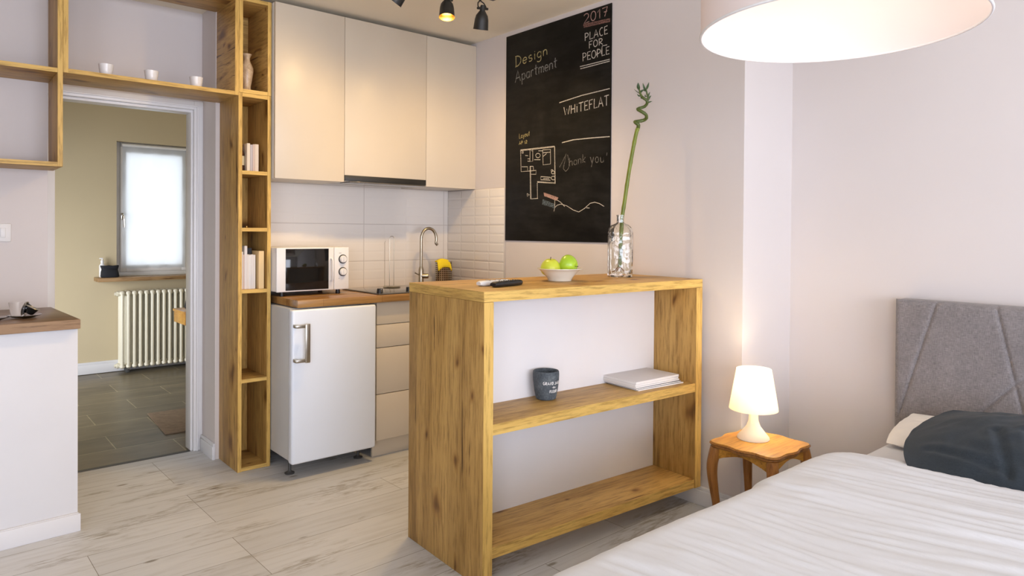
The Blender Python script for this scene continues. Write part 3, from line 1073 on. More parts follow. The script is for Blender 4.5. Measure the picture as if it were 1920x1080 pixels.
g1 = 'books on the bookcase shelf level with the microwave'
zb = 0.9405
book(1.2425, 0.004, 0.245, 0.17, zb, 'thin tall grey book at the bookcase side panel, lower book row', bmat('cover_grey', (0.30, 0.30, 0.31)), group=g1)
book(1.2475, 0.0125, 0.195, 0.15, zb, 'short white book beside the thin grey one, lower book row', bmat('cover_white', (0.74, 0.71, 0.68)), group=g1)
book(1.2608, 0.006, 0.180, 0.15, zb, 'thin cream book with a reddish spine edge, lower book row', bmat('cover_pink', (0.66, 0.52, 0.46)), group=g1)
book(1.2675, 0.014, 0.225, 0.16, zb, 'tallest white book with a grey band, lower book row', bmat('cover_pale', (0.70, 0.68, 0.68)), group=g1)
book(1.2820, 0.0075, 0.180, 0.15, zb, 'thin white book right of the tallest one, lower book row', 'cover_white', group=g1)
book(1.2900, 0.0110, 0.178, 0.07, zb, 'thin white book with small black marks on its spine, lower book row', bmat('cover_print', (0.72, 0.72, 0.72)), group=g1)
book(1.3015, 0.0110, 0.180, 0.07, zb, 'thin white book in front of the black one, lower book row', 'cover_pale', group=g1)
book(1.3130, 0.0110, 0.178, 0.07, zb, 'thin white book touching the cream one, lower book row', 'cover_white', group=g1)
book(1.2905, 0.0410, 0.212, 0.12, zb, 'black book set back behind the thin white ones, lower book row', 'cover_black', y0=3.70, group=g1)
book(1.3350, 0.027, 0.198, 0.16, zb, 'thick cream coloured book at the fridge side of the row', bmat('cover_cream', (0.78, 0.58, 0.30)), y0=3.605, group=g1)
# small black marks on the white spines
for x, z0, z1 in ((1.2945, 0.06, 0.085), (1.2945, 0.10, 0.14), (1.3025, 0.02, 0.06), (1.3025, 0.075, 0.12)):
    pass
g2 = 'books on the upper bookcase shelf'
zu = 1.5545
book(1.2790, 0.0155, 0.146, 0.12, zu, 'cream book beside the amber bottle, upper book row', bmat('cover_ivory', (0.74, 0.66, 0.54)), group=g2)
book(1.2955, 0.013, 0.140, 0.12, zu, 'grey-lilac book, second from the amber bottle, upper book row', bmat('cover_lilac', (0.48, 0.44, 0.46)), group=g2)
book(1.3095, 0.0095, 0.143, 0.12, zu, 'thin pinkish book, third from the amber bottle, upper book row', bmat('cover_rose', (0.62, 0.49, 0.43)), group=g2)
book(1.3200, 0.0190, 0.144, 0.12, zu, 'light beige book farthest from the amber bottle, upper book row', bmat('cover_beige', (0.72, 0.62, 0.51)), group=g2)
b = thing('amber_bottle', 'dark amber bottle with cream label and gold cap on the upper bookcase shelf', 'bottle', (1.2605, 3.66, zu))
MB().lathe([(0, 0), (0.016, 0), (0.017, 0.003), (0.017, 0.088), (0.014, 0.102), (0.006, 0.115), (0.006, 0.130), (0, 0.130)], 24).build('body', 'amber', b)
MB().lathe([(0.0172, 0.032), (0.0174, 0.032), (0.0174, 0.080), (0.0172, 0.080)], 24).build('label', 'label', b)
MB().lathe([(0, 0.130), (0.0075, 0.128), (0.0085, 0.135), (0.0065, 0.142), (0.009, 0.150), (0.005, 0.166), (0, 0.168)], 16).build('cap', 'brass', b)
zs = 1.2600
dd = MB().lathe([(0, 0), (0.011, 0), (0.014, 0.006), (0.013, 0.006), (0.010, 0.002), (0, 0.002)], 20, sx=1.1, sy=1.6).build('dish', 'dark_grey', loc=(1.2605, 3.65, zs))
tag(dd, 'small dark dish on the empty bookcase shelf', 'dish')
for x, y, lab in ((1.2810, 3.635, 'tiny brass cup beside the dark dish on the bookcase shelf'), (1.2905, 3.655, 'tiny brass cup farther from the dark dish on the bookcase shelf')):
    q = MB().lathe([(0, 0), (0.003, 0), (0.0038, 0.009), (0.003, 0.009), (0.0024, 0.002), (0, 0.002)], 14).build('brass_cup', 'brass', loc=(x, y, zs))
    tag(q, lab, 'cup', 'tiny brass cups')
# ------------------------------------------------------------------ kitchen
def wall_cabinet(label, x0, x1, z0, z1, dz0=None):
    t = thing('wall_cabinet', label, 'wall cabinet', (x0, 3.55, z0), group='kitchen wall cabinets')
    W = x1 - x0
    MB().box(0.0005, W - 0.0005, 0.021, 0.293, 0, z1 - z0, bev=0.0008).build('body', 'carcass', t)
    MB().box(0.0012, W - 0.0012, 0, 0.0185, dz0 or 0.0, z1 - z0 - 0.001, bev=0.0012).build('door', 'cabinet', t)
    return t


wall_cabinet('cream wall cabinet beside the oak shelf box', 1.396, 1.793, 1.522, 2.445)
wall_cabinet('wider cream wall cabinet above the cooker hood', 1.793, 2.337, 1.561, 2.445)
wall_cabinet('narrow cream wall cabinet in the corner next to the blackboard wall', 2.337, 2.7195, 1.522, 2.445)
h = thing('cooker_hood', 'slim steel cooker hood under the middle wall cabinet', 'cooker hood', (1.795, 3.548, 1.526))
MB().box(0, 0.540, 0.006, 0.290, 0.0, 0.0345, bev=0.001).build('body', 'steel', h)
MB().box(0.0, 0.540, 0.0, 0.006, 0.002, 0.0345, bev=0.001).build('front_strip', 'black_metal', h)
MB().box(0.02, 0.52, -0.020, 0.10, -0.006, 0.0, bev=0.001).build('visor', 'hob_glass', h)

wt = MB().box(1.417, XR - 0.013, 3.300, 3.8445, 0.860, 0.8985, bev=0.002).build('kitchen_worktop', 'butcher')
tag(wt, 'oiled butcher-block worktop over the fridge and drawers', 'worktop')

f = thing('fridge', 'white under-counter fridge beside the narrow bookcase', 'fridge', (1.384, 3.29, 0.0))
MB().box(0.013, 0.462, 0.058, 0.50, 0.082, 0.855, bev=0.006, seg=3).build('body', 'fridge_shaded', f)
d = MB().box(0.0, 0.470, 0.0, 0.050, 0.080, 0.852, bev=0.012, seg=4).build('door', 'fridge', f)
MB().box(0.008, 0.462, 0.050, 0.058, 0.09, 0.845).build('door_seal', 'grey_plastic', f)
w = MB()
w.box(0.052, 0.078, -0.042, -0.032, 0.590, 0.785, bev=0.004)
for z in (0.594, 0.765):
    w.box(0.006, 0.070, -0.0400, -0.031, z, z + 0.017, bev=0.003)
    w.box(0.004, 0.020, -0.035, 0.001, z, z + 0.017, bev=0.003)
w.build('handle', 'steel', d)
for x in (0.042, 0.43):
    for y in (0.125, 0.44):
        MB().lathe([(0, 0), (0.024, 0), (0.025, 0.006), (0.012, 0.012), (0.008, 0.018), (0.008, 0.083), (0, 0.083)], 20, c=(x, y, 0)).build('foot', 'dark_grey', f)

dr = thing('drawer_cabinet', 'cream base cabinet with four handleless drawers beside the fridge', 'base cabinet', (1.877, 3.33, 0.0))
MB().box(0, 0.56, 0.020, 0.51, 0.098, 0.859, bev=0.001).build('body', 'carcass', dr)
for z0, z1 in ((0.1000, 0.3505), (0.3545, 0.6055), (0.6095, 0.7325), (0.7365, 0.857)):
    MB().box(0.001, 0.559, 0.0, 0.019, z0, z1, bev=0.0012).build('drawer', 'cabinet', dr)
MB().box(0.002, 0.56, 0.045, 0.06, 0.0, 0.097, bev=0.001).build('plinth', 'cabinet', dr)
bcab = thing('sink_cabinet', 'cream base cabinet under the tap, behind the oak bar', 'base cabinet', (2.438, 3.33, 0.0))
MB().box(0, 0.281, 0.020, 0.51, 0.098, 0.859, bev=0.001).build('body', 'carcass', bcab)
MB().box(0.001, 0.280, 0.0, 0.019, 0.10, 0.857, bev=0.0012).build('door', 'cabinet', bcab)
MB().box(0, 0.281, 0.045, 0.06, 0.0, 0.097, bev=0.001).build('plinth', 'cabinet', bcab)

ZW = 0.8987
# microwave
mw = thing('microwave', 'white microwave oven with black door window on the worktop', 'microwave', (1.383, 3.52, ZW))
W_, H_ = 0.412, 0.232
mw.location.x = 1.396
MB().box(0.0, W_, 0.012, 0.300, 0.026, 0.026 + H_, bev=0.005).build('body', 'white_plastic', mw)
dm = MB().box(0.0, 0.322, 0.0, 0.012, 0.024, 0.026 + H_, bev=0.004, seg=3).build('door', 'white_plastic', mw)
MB().box(0.048, 0.290, -0.0015, 0.003, 0.031, 0.251, bev=0.001).build('window', 'black_gloss', dm)
MB().tube([(0.305, 0.0, 0.195), (0.305, -0.012, 0.195), (0.307, -0.018, 0.185), (0.307, -0.018, 0.085), (0.305, -0.012, 0.075), (0.305, 0.0, 0.075)], 0.0055, 10).build('handle', 'white_plastic', dm)
pn = MB().box(0.324, W_, 0.0, 0.012, 0.024, 0.026 + H_, bev=0.004, seg=3).build('control_panel', 'white_plastic', mw)
for z in (0.192, 0.122):
    xf = Matrix.Translation((0.374, 0.0, z)) @ Matrix.Rotation(R(90), 4, 'X')
    k = MB().lathe([(0.019, 0.006), (0.024, 0.0), (0.0255, 0.0), (0.0255, 0.002), (0.022, 0.002)], 32, xf=xf)
    k.build('dial_ring', 'dark_grey', pn)
    w = MB().lathe([(0, 0.016), (0.017, 0.016), (0.0195, 0.012), (0.0205, 0.0), (0, 0.0)], 32, xf=xf)
    w.box(-0.0025, 0.0025, -0.017, 0.017, 0.0155, 0.020, bev=0.001, xf=xf)
    w.build('knob', 'white_plastic', pn)
w = MB()
w.box(0.352, 0.366, -0.0006, 0.0, 0.224, 0.227)
w.box(0.350, 0.354, -0.0006, 0.0, 0.083, 0.087)
w.build('print', 'grey_plastic', pn)
for x in (0.04, 0.36):
    for y in (0.03, 0.26):
        MB().lathe([(0, 0), (0.012, 0), (0.013, 0.004), (0.011, 0.027), (0, 0.027)], 16, c=(x, y, 0)).build('foot', 'black', mw)

# hob
hb = thing('glass_hob', 'dark glass hob with black knobs along its front edge', 'hob', (1.885, 3.315, ZW))
MB().box(0.0, 0.52, 0.0, 0.440, 0.0, 0.008, bev=0.002).build('glass_top', 'hob_glass', hb)
for x in (0.006, 0.192, 0.378):
    k = MB().lathe([(0, 0.034), (0.014, 0.034), (0.0155, 0.031), (0.017, 0.008), (0, 0.008)], 24, c=(x + 0.01, 0.024, 0))
    k = k.build('knob', 'black', hb)
    MB().box(x + 0.0085, x + 0.0115, 0.0066, 0.0085, 0.014, 0.033, bev=0.0005).build('pointer', 'chrome', k)
th = thing('kitchen_roll_holder', 'chrome wire kitchen roll holder on the hob glass', 'kitchen roll holder', (2.162, 3.655, ZW + 0.0085))
MB().lathe([(0, 0), (0.052, 0), (0.054, 0.003), (0.050, 0.007), (0, 0.009)], 40, c=(0, 0, 0)).build('base', 'nickel', th)
arcp = [(-0.015 * math.cos(R(a)), 0, 0.295 + 0.015 * math.sin(R(a))) for a in range(0, 181, 20)]
MB().tube([(-0.015, 0, 0.006)] + arcp + [(0.015, 0, 0.006)], 0.0017, 8).build('wire', 'nickel', th)
MB().tube([(-0.042, 0.012, 0.006), (-0.042, 0.012, 0.27), (-0.038, 0.010, 0.280)], 0.0011, 6).build('guide_wire', 'nickel', th)

# tap
fa = thing('kitchen_tap', 'tall gooseneck brushed-nickel kitchen tap against the tiles', 'tap', (2.402, 3.70, ZW))
ar = [(0, 0, 0.20), (0, 0, 0.285)]
for a in range(170, -25, -12):
    ar.append((0.052 + 0.052 * math.cos(R(a)), -0.010 * (1 - math.cos(R(180 - a))) * 0.8, 0.300 + 0.068 * math.sin(R(a))))
ar.append((0.112, -0.017, 0.262))
MB().tube([(0, 0, 0.0)] + ar, 0.0095, 16).build('spout', 'nickel', fa)
MB().lathe([(0, 0), (0.021, 0), (0.022, 0.006), (0.0165, 0.012), (0.0165, 0.105), (0.011, 0.125), (0, 0.125)], 28).build('body', 'nickel', fa)
hd = MB()
hd.tube([(0.0, -0.0, 0.066), (0.030, -0.026, 0.066), (0.036, -0.031, 0.066)], [0.0165, 0.0165, 0.0150], 20)
hd.build('mixer_valve', 'nickel', fa)
MB().tube([(-0.010, 0.0, 0.070), (-0.040, 0.008, 0.086)], 0.0035, 8).build('lever', 'nickel', fa)

ud = thing('cutlery_drainer', 'perforated steel cutlery drainer beside the tap', 'cutlery drainer', (2.600, 3.735, ZW))
dm2 = MB().lathe([(0, 0.004), (0.050, 0.004), (0.052, 0.008), (0.052, 0.150), (0.054, 0.153), (0.051, 0.153), (0.050, 0.010), (0, 0.008)], 40, sx=1.15, sy=0.85)
dm2.build('canister', 'perforated', ud)
MB().tube([(0.0600 * math.cos(R(a)), 0.0445 * math.sin(R(a)), 0.153) for a in range(0, 361, 12)], 0.003, 8).build('rim', 'chrome', ud)
w = MB()
for i in range(3):
    w.lathe([(0, 0), (0.006, 0), (0.005, 0.005), (0, 0.005)], 10, c=(0.045 * math.cos(i * 2.1), 0.034 * math.sin(i * 2.1), 0))
w.build('foot', 'black', ud)
pts = []
for i in range(20):
    for j in range(12):
        u, v_ = i / 19, j / 11
        x = -0.078 + 0.105 * u
        y = -0.058 + 0.045 * v_
        z = 0.166 + 0.008 * math.sin(3 * u + 2 * v_) - 0.055 * max(0, 0.30 - u) - 0.9 * max(0, 0.5 - v_) ** 2 * 0.25 - 0.02 * (u > 0.85) * (u - 0.85) * 6
        pts.append((x, y, z))
sp_ = MB().grid(pts, 20, 12).build('sponge_cloth', 'yellow', loc=(2.600, 3.735, ZW))
sd = sp_.modifiers.new('thick', 'SOLIDIFY'); sd.thickness = 0.008
tag(sp_, 'bright yellow sponge cloth draped over the cutlery drainer', 'sponge cloth')

# ------------------------------------------------------------------ ceiling spotlights
sl_ = thing('ceiling_spotlight', 'black three-head ceiling spotlight above the kitchen', 'ceiling light', (1.90, 2.76, HC))
MB().box(-0.34, 0.34, -0.025, 0.025, -0.030, 0.0, bev=0.005).build('rail', 'black_metal', sl_)


def spot_head(px, pz, direction, arm_x):
    # px, pz: middle of the shade relative to the rail; direction: where the open end points
    d_ = Vector(direction).normalized()
    top = Vector((px, 0, pz)) - d_ * 0.045
    xf = Matrix.Translation(top) @ rot_to(d_)
    w = MB()
    w.lathe([(0, -0.028), (0.010, -0.027), (0.013, -0.018), (0.0135, 0.000), (0.019, 0.008), (0.030, 0.024), (0.0345, 0.044), (0.038, 0.088), (0.039, 0.092)], 36, xf=xf)
    s_ = w.build('lamp_head', 'black_metal', sl_)
    MB().lathe([(0.0382, 0.0915), (0.037, 0.086), (0.0335, 0.045), (0.028, 0.026), (0.015, 0.016), (0, 0.015)], 36, xf=xf).build('reflector', 'brass', s_)
    MB().lathe([(0, 0.016), (0.012, 0.018), (0.019, 0.032), (0.0225, 0.044), (0.019, 0.050), (0, 0.052)], 24, xf=xf).build('bulb', 'bulb', s_)
    side = d_.cross(Vector((0, 1, 0.15))).normalized()
    if side.length < 0.1:
        side = Vector((1, 0, 0))
    yk = MB()
    piv = top - d_ * 0.010
    tip = Vector((arm_x, 0, -0.055))
    mid = piv + (tip - piv) * 0.55
    for sgn in (-1, 1):
        a = piv + side * 0.024 * sgn
        yk.tube([a, a + (tip - piv) * 0.35, mid + side * 0.018 * sgn + (tip - piv) * 0.15, tip], 0.0032, 8)
        yk.tube([piv + side * 0.013 * sgn, piv + side * 0.032 * sgn], 0.0065, 10)
    yk.tube([tip, (arm_x, 0, -0.028)], 0.006, 10)
    yk.build('bracket', 'black_metal', s_)
    return Vector(sl_.location) + top + d_ * 0.075, d_


SPOTS = []
SPOTS.append(spot_head(-0.232, -0.126, (-0.36, 0.50, -0.78), -0.225))
SPOTS.append(spot_head(0.032, -0.138, (-0.12, -0.16, -0.97), 0.020))
SPOTS.append(spot_head(0.245, -0.150, (0.12, 0.30, -0.94), 0.235))
WARM = (1.0, 0.67, 0.30)
for i, (pos, dr_) in enumerate(SPOTS):
    lamp('spot_beam', 'SPOT', pos, (19, 31, 28)[i], WARM, 0.022, aim=pos + dr_, cone=(130, 145, 164)[i], blend=0.9)

# ------------------------------------------------------------------ blackboard
CHALK = {
 'year': [[(2.591,2.4171),(2.587,2.4223),(2.58,2.4256),(2.573,2.4264),(2.565,2.4247),(2.559,2.4207),(2.557,2.4152),(2.557,2.4093),(2.56,2.4039),(2.591,2.3766),(2.552,2.3794)],[(2.522,2.4273),(2.53,2.4248),(2.537,2.4178),(2.54,2.4076),(2.54,2.3964),(2.536,2.3864),(2.53,2.3796),(2.522,2.3774),(2.514,2.3801),(2.508,2.3872),(2.505,2.3972),(2.505,2.4082),(2.508,2.4181),(2.515,2.4249),(2.522,2.4273)],[(2.492,2.4128),(2.477,2.4277),(2.476,2.3789)],[(2.459,2.4254),(2.423,2.4281),(2.441,2.3802)],[(2.447,2.4039),(2.425,2.4058)]],
 'band': [[(2.593,2.3721),(2.589,2.3568),(2.582,2.3564),(2.586,2.3716),(2.578,2.3712),(2.574,2.356),(2.567,2.3556),(2.571,2.3707),(2.563,2.3703),(2.56,2.3552),(2.553,2.3548),(2.556,2.3698),(2.549,2.3694),(2.545,2.3544),(2.538,2.354),(2.541,2.3689),(2.534,2.3685),(2.531,2.3536),(2.524,2.3533),(2.527,2.368),(2.519,2.3676),(2.517,2.3529),(2.51,2.3525),(2.512,2.3672),(2.505,2.3667),(2.503,2.3521),(2.496,2.3517),(2.498,2.3663),(2.491,2.3659),(2.489,2.3514),(2.482,2.351),(2.483,2.3654),(2.476,2.365),(2.475,2.3506),(2.468,2.3502),(2.469,2.3646),(2.462,2.3641),(2.461,2.3499),(2.454,2.3495),(2.455,2.3637),(2.448,2.3633),(2.447,2.3491),(2.44,2.3487),(2.441,2.3629),(2.434,2.3624),(2.433,2.3484),(2.426,2.348),(2.427,2.362),(2.42,2.3616),(2.42,2.3476),(2.413,2.3473),(2.413,2.3612),(2.406,2.3608),(2.406,2.3469)],[(2.593,2.3721),(2.406,2.3608)],[(2.589,2.3568),(2.406,2.3469)]],
 'place': [[(2.58,2.2812),(2.581,2.3215)],[(2.584,2.3194),(2.574,2.3214),(2.568,2.3208),(2.563,2.3186),(2.559,2.3152),(2.558,2.3111),(2.559,2.3069),(2.562,2.3032),(2.568,2.3006),(2.574,2.2996),(2.58,2.2994)],[(2.545,2.3229),(2.546,2.2831),(2.524,2.285)],[(2.517,2.2832),(2.502,2.3247),(2.486,2.2842)],[(2.511,2.2977),(2.49,2.2989)],[(2.455,2.3238),(2.459,2.3261),(2.465,2.3259),(2.469,2.3232),(2.473,2.3185),(2.476,2.3122),(2.477,2.3051),(2.475,2.2981),(2.473,2.292),(2.469,2.2875),(2.464,2.2852),(2.459,2.2853),(2.454,2.288)],[(2.421,2.328),(2.442,2.3263),(2.441,2.2864),(2.419,2.288)],[(2.442,2.3072),(2.424,2.3082)],[(2.528,2.2716),(2.55,2.2706),(2.549,2.2347)],[(2.549,2.254),(2.533,2.2548)],[(2.505,2.2714),(2.511,2.2697),(2.517,2.2647),(2.519,2.2575),(2.519,2.2495),(2.516,2.2424),(2.511,2.2375),(2.505,2.2359),(2.498,2.2379),(2.493,2.2429),(2.491,2.2499),(2.491,2.2577),(2.494,2.2647),(2.499,2.2696),(2.505,2.2714)],[(2.478,2.2367),(2.479,2.2712)],[(2.482,2.2702),(2.473,2.2708),(2.467,2.2701),(2.462,2.2683),(2.458,2.2655),(2.457,2.2623),(2.458,2.259),(2.462,2.2563),(2.466,2.2544),(2.472,2.2537),(2.477,2.2533),(2.454,2.2374)],[(2.595,2.1747),(2.596,2.2179)],[(2.599,2.2158),(2.589,2.2175),(2.583,2.2166),(2.578,2.214),(2.574,2.2103),(2.573,2.2059),(2.574,2.2015),(2.578,2.1977),(2.583,2.1951),(2.589,2.1942),(2.595,2.1941)],[(2.54,2.2177),(2.562,2.217),(2.561,2.1762),(2.539,2.1775)],[(2.562,2.1974),(2.544,2.198)],[(2.518,2.2177),(2.524,2.2156),(2.529,2.2099),(2.532,2.2015),(2.532,2.1922),(2.529,2.1839),(2.523,2.1782),(2.517,2.1763),(2.511,2.1784),(2.506,2.1842),(2.503,2.1925),(2.503,2.2017),(2.506,2.2099),(2.511,2.2156),(2.518,2.2177)],[(2.49,2.1768),(2.492,2.2176)],[(2.495,2.2155),(2.485,2.2172),(2.479,2.2163),(2.474,2.2139),(2.471,2.2104),(2.47,2.2062),(2.471,2.2021),(2.474,2.1985),(2.479,2.1961),(2.485,2.1952),(2.491,2.1952)],[(2.458,2.2175),(2.458,2.1782),(2.438,2.1798)],[(2.408,2.2173),(2.429,2.2166),(2.428,2.1788),(2.407,2.18)],[(2.429,2.1985),(2.412,2.199)],[(2.618,2.1493),(2.404,2.15)],[(2.614,2.137),(2.404,2.1403)],[(2.464,2.1891),(2.457,2.2297),(2.423,2.2286)],[(2.498,2.1872),(2.487,2.2217)]],
 'design': [[(3.15,2.2421),(3.152,2.3061)],[(3.158,2.3045),(3.143,2.3051),(3.131,2.3035),(3.12,2.2993),(3.112,2.2929),(3.107,2.2848),(3.106,2.2758),(3.108,2.2667),(3.114,2.2582),(3.123,2.2511),(3.134,2.2461),(3.146,2.2437),(3.157,2.2428)],[(3.087,2.2659),(3.053,2.2703),(3.053,2.2715),(3.057,2.2798),(3.065,2.2845),(3.075,2.2843),(3.083,2.2792),(3.088,2.2706),(3.088,2.261),(3.083,2.2532),(3.074,2.2494),(3.065,2.2508),(3.057,2.2568)],[(3.012,2.2867),(3.019,2.2882),(3.026,2.2871),(3.032,2.2836),(3.035,2.2788),(3.033,2.2741),(3.028,2.271),(3.016,2.2707),(3.009,2.268),(3.006,2.2631),(3.009,2.2578),(3.016,2.2539),(3.025,2.2529),(3.033,2.2551)],[(2.984,2.29),(2.983,2.2561)],[(2.985,2.3028),(2.982,2.3006)],[(2.929,2.2842),(2.936,2.2915),(2.946,2.2936),(2.956,2.2895),(2.962,2.2809),(2.961,2.2709),(2.954,2.2636),(2.945,2.2617),(2.935,2.2658),(2.929,2.2744),(2.929,2.2842),(2.929,2.2935),(2.93,2.2493),(2.93,2.2493),(2.932,2.2445),(2.936,2.2404),(2.943,2.2379),(2.951,2.2374),(2.958,2.2391),(2.962,2.2427)],[(2.91,2.2948),(2.91,2.2623)],[(2.91,2.2819),(2.908,2.2868),(2.905,2.2918),(2.899,2.295),(2.893,2.2957),(2.887,2.2939),(2.882,2.2899),(2.881,2.2845),(2.88,2.2648)]],
 'apart': [[(3.156,2.1482),(3.134,2.2172),(3.109,2.1521)],[(3.147,2.1726),(3.114,2.1757)],[(3.096,2.1917),(3.094,2.1281)],[(3.095,2.1731),(3.093,2.1624),(3.085,2.1563),(3.077,2.157),(3.07,2.1643),(3.067,2.1753),(3.07,2.1859),(3.077,2.1921),(3.086,2.1915),(3.093,2.1842),(3.095,2.1731)],[(3.029,2.1838),(3.034,2.1923),(3.043,2.1948),(3.051,2.1903),(3.055,2.1806),(3.055,2.1693),(3.05,2.1608),(3.041,2.1584),(3.033,2.1629),(3.029,2.1726),(3.029,2.1838),(3.028,2.1965),(3.027,2.1589)],[(3.014,2.1974),(3.014,2.16)],[(3.014,2.1826),(3.013,2.189),(3.011,2.1934),(3.007,2.1966),(3.003,2.1982),(2.998,2.1979),(2.995,2.1958)],[(2.973,2.224),(2.973,2.1698),(2.964,2.1654)],[(2.986,2.202),(2.958,2.2059)],[(2.948,2.2022),(2.947,2.1655)],[(2.947,2.1876),(2.946,2.1939),(2.944,2.199),(2.94,2.2022),(2.935,2.2029),(2.931,2.2009),(2.928,2.1966),(2.927,2.1911),(2.927,2.1672)],[(2.927,2.1892),(2.926,2.1955),(2.924,2.2005),(2.92,2.2036),(2.916,2.2042),(2.912,2.2022),(2.909,2.198),(2.908,2.1925),(2.908,2.1688)],[(2.896,2.1884),(2.869,2.1923),(2.869,2.1936),(2.873,2.2019),(2.879,2.2068),(2.886,2.2067),(2.893,2.2016),(2.897,2.193),(2.896,2.1834),(2.892,2.1755),(2.886,2.1716),(2.878,2.1728),(2.872,2.1787)],[(2.857,2.2086),(2.857,2.173)],[(2.857,2.1945),(2.856,2.1998),(2.853,2.2052),(2.848,2.2087),(2.843,2.2094),(2.838,2.2073),(2.834,2.2028),(2.833,2.1969),(2.832,2.1751)],[(2.811,2.2342),(2.811,2.1828),(2.803,2.1787)],[(2.823,2.2134),(2.797,2.217)]],
 'flat': [[(2.776,1.9752),(2.605,1.991),(2.402,1.9975)],[(2.752,1.749),(2.663,1.7567),(2.523,1.7532),(2.399,1.7479)],[(2.739,1.9453),(2.727,1.9011),(2.716,1.9331),(2.705,1.9019),(2.693,1.9481)],[(2.682,1.9488),(2.682,1.9027)],[(2.654,1.9505),(2.654,1.9037)],[(2.682,1.9257),(2.654,1.928)],[(2.638,1.9383),(2.637,1.9043)],[(2.638,1.9491),(2.637,1.9468)],[(2.624,1.9513),(2.59,1.9543)],[(2.608,1.9533),(2.608,1.9054)],[(2.556,1.9564),(2.58,1.954),(2.58,1.9074),(2.555,1.9093)],[(2.58,1.9316),(2.561,1.9331)],[(2.522,1.9585),(2.546,1.9555),(2.545,1.9076)],[(2.545,1.9333),(2.527,1.9352)],[(2.51,1.9592),(2.511,1.9099),(2.488,1.9122)],[(2.48,1.91),(2.465,1.9619),(2.448,1.9111)],[(2.474,1.9281),(2.452,1.9296)],[(2.44,1.9624),(2.408,1.9654)],[(2.424,1.9644),(2.424,1.912)]],
 'layout': [[(3.116,1.8362),(3.116,1.8079),(3.103,1.81)],[(3.088,1.8212),(3.09,1.8249),(3.094,1.8259),(3.097,1.8239),(3.099,1.8196),(3.098,1.8147),(3.096,1.811),(3.093,1.8099),(3.09,1.8119),(3.088,1.8162),(3.088,1.8212),(3.088,1.8267),(3.087,1.8102)],[(3.082,1.8273),(3.076,1.8127)],[(3.071,1.829),(3.078,1.8002)],[(3.06,1.8297),(3.063,1.8284),(3.065,1.8251),(3.065,1.8209),(3.064,1.8169),(3.062,1.814),(3.06,1.8132),(3.057,1.8146),(3.055,1.8178),(3.055,1.822),(3.055,1.826),(3.057,1.8289),(3.06,1.8297)],[(3.048,1.8306),(3.048,1.8198),(3.048,1.8188),(3.047,1.8165),(3.045,1.815),(3.043,1.8146),(3.041,1.8154),(3.04,1.8172),(3.039,1.8197),(3.039,1.8315),(3.038,1.8151)],[(3.028,1.843),(3.028,1.8189),(3.025,1.817)],[(3.033,1.8331),(3.023,1.835)],[(3.118,1.7704),(3.11,1.7899),(3.102,1.7712)],[(3.115,1.7773),(3.104,1.778)],[(3.095,1.7715),(3.096,1.7906)],[(3.098,1.7896),(3.093,1.7905),(3.09,1.7903),(3.087,1.7893),(3.085,1.7877),(3.084,1.7858),(3.085,1.7838),(3.087,1.782),(3.089,1.7808),(3.092,1.7802),(3.095,1.7801)],[(3.069,1.7841),(3.064,1.7903),(3.064,1.7713)],[(3.058,1.7874),(3.057,1.7894),(3.055,1.7908),(3.052,1.7913),(3.05,1.7909),(3.048,1.7896),(3.047,1.7877),(3.047,1.7854),(3.048,1.7834),(3.058,1.7725),(3.046,1.7744)]],
 'thank': [[(2.77,1.613),(2.741,1.6503),(2.719,1.6851),(2.73,1.639),(2.74,1.6032),(2.722,1.5863),(2.7,1.6005),(2.693,1.6312),(2.708,1.679)],[(2.692,1.66),(2.691,1.6128)],[(2.691,1.6293),(2.69,1.6335),(2.688,1.6378),(2.684,1.6406),(2.679,1.6414),(2.675,1.6399),(2.672,1.6366),(2.671,1.6321),(2.67,1.6153)],[(2.638,1.6371),(2.642,1.643),(2.648,1.6445),(2.654,1.641),(2.658,1.6339),(2.658,1.6258),(2.654,1.6199),(2.647,1.6184),(2.641,1.6219),(2.637,1.629),(2.638,1.6371),(2.637,1.6462),(2.636,1.6192)],[(2.624,1.6476),(2.624,1.6207)],[(2.624,1.6369),(2.623,1.641),(2.621,1.6452),(2.617,1.648),(2.612,1.6488),(2.608,1.6474),(2.606,1.6441),(2.604,1.6396),(2.604,1.623)],[(2.591,1.6707),(2.591,1.6245)],[(2.572,1.6544),(2.591,1.6361),(2.571,1.6269)],[(2.536,1.6521),(2.524,1.6217)],[(2.511,1.6515),(2.528,1.5976)],[(2.488,1.6493),(2.494,1.6476),(2.498,1.6422),(2.5,1.6346),(2.498,1.6268),(2.494,1.6211),(2.488,1.6189),(2.482,1.6208),(2.478,1.6262),(2.477,1.6336),(2.478,1.6411),(2.482,1.6468),(2.488,1.6493)],[(2.463,1.6469),(2.462,1.628),(2.462,1.6262),(2.46,1.622),(2.457,1.619),(2.452,1.6179),(2.448,1.6188),(2.445,1.6216),(2.443,1.6257),(2.442,1.6455),(2.441,1.6177)],[(2.417,1.6664),(2.42,1.6511)]],
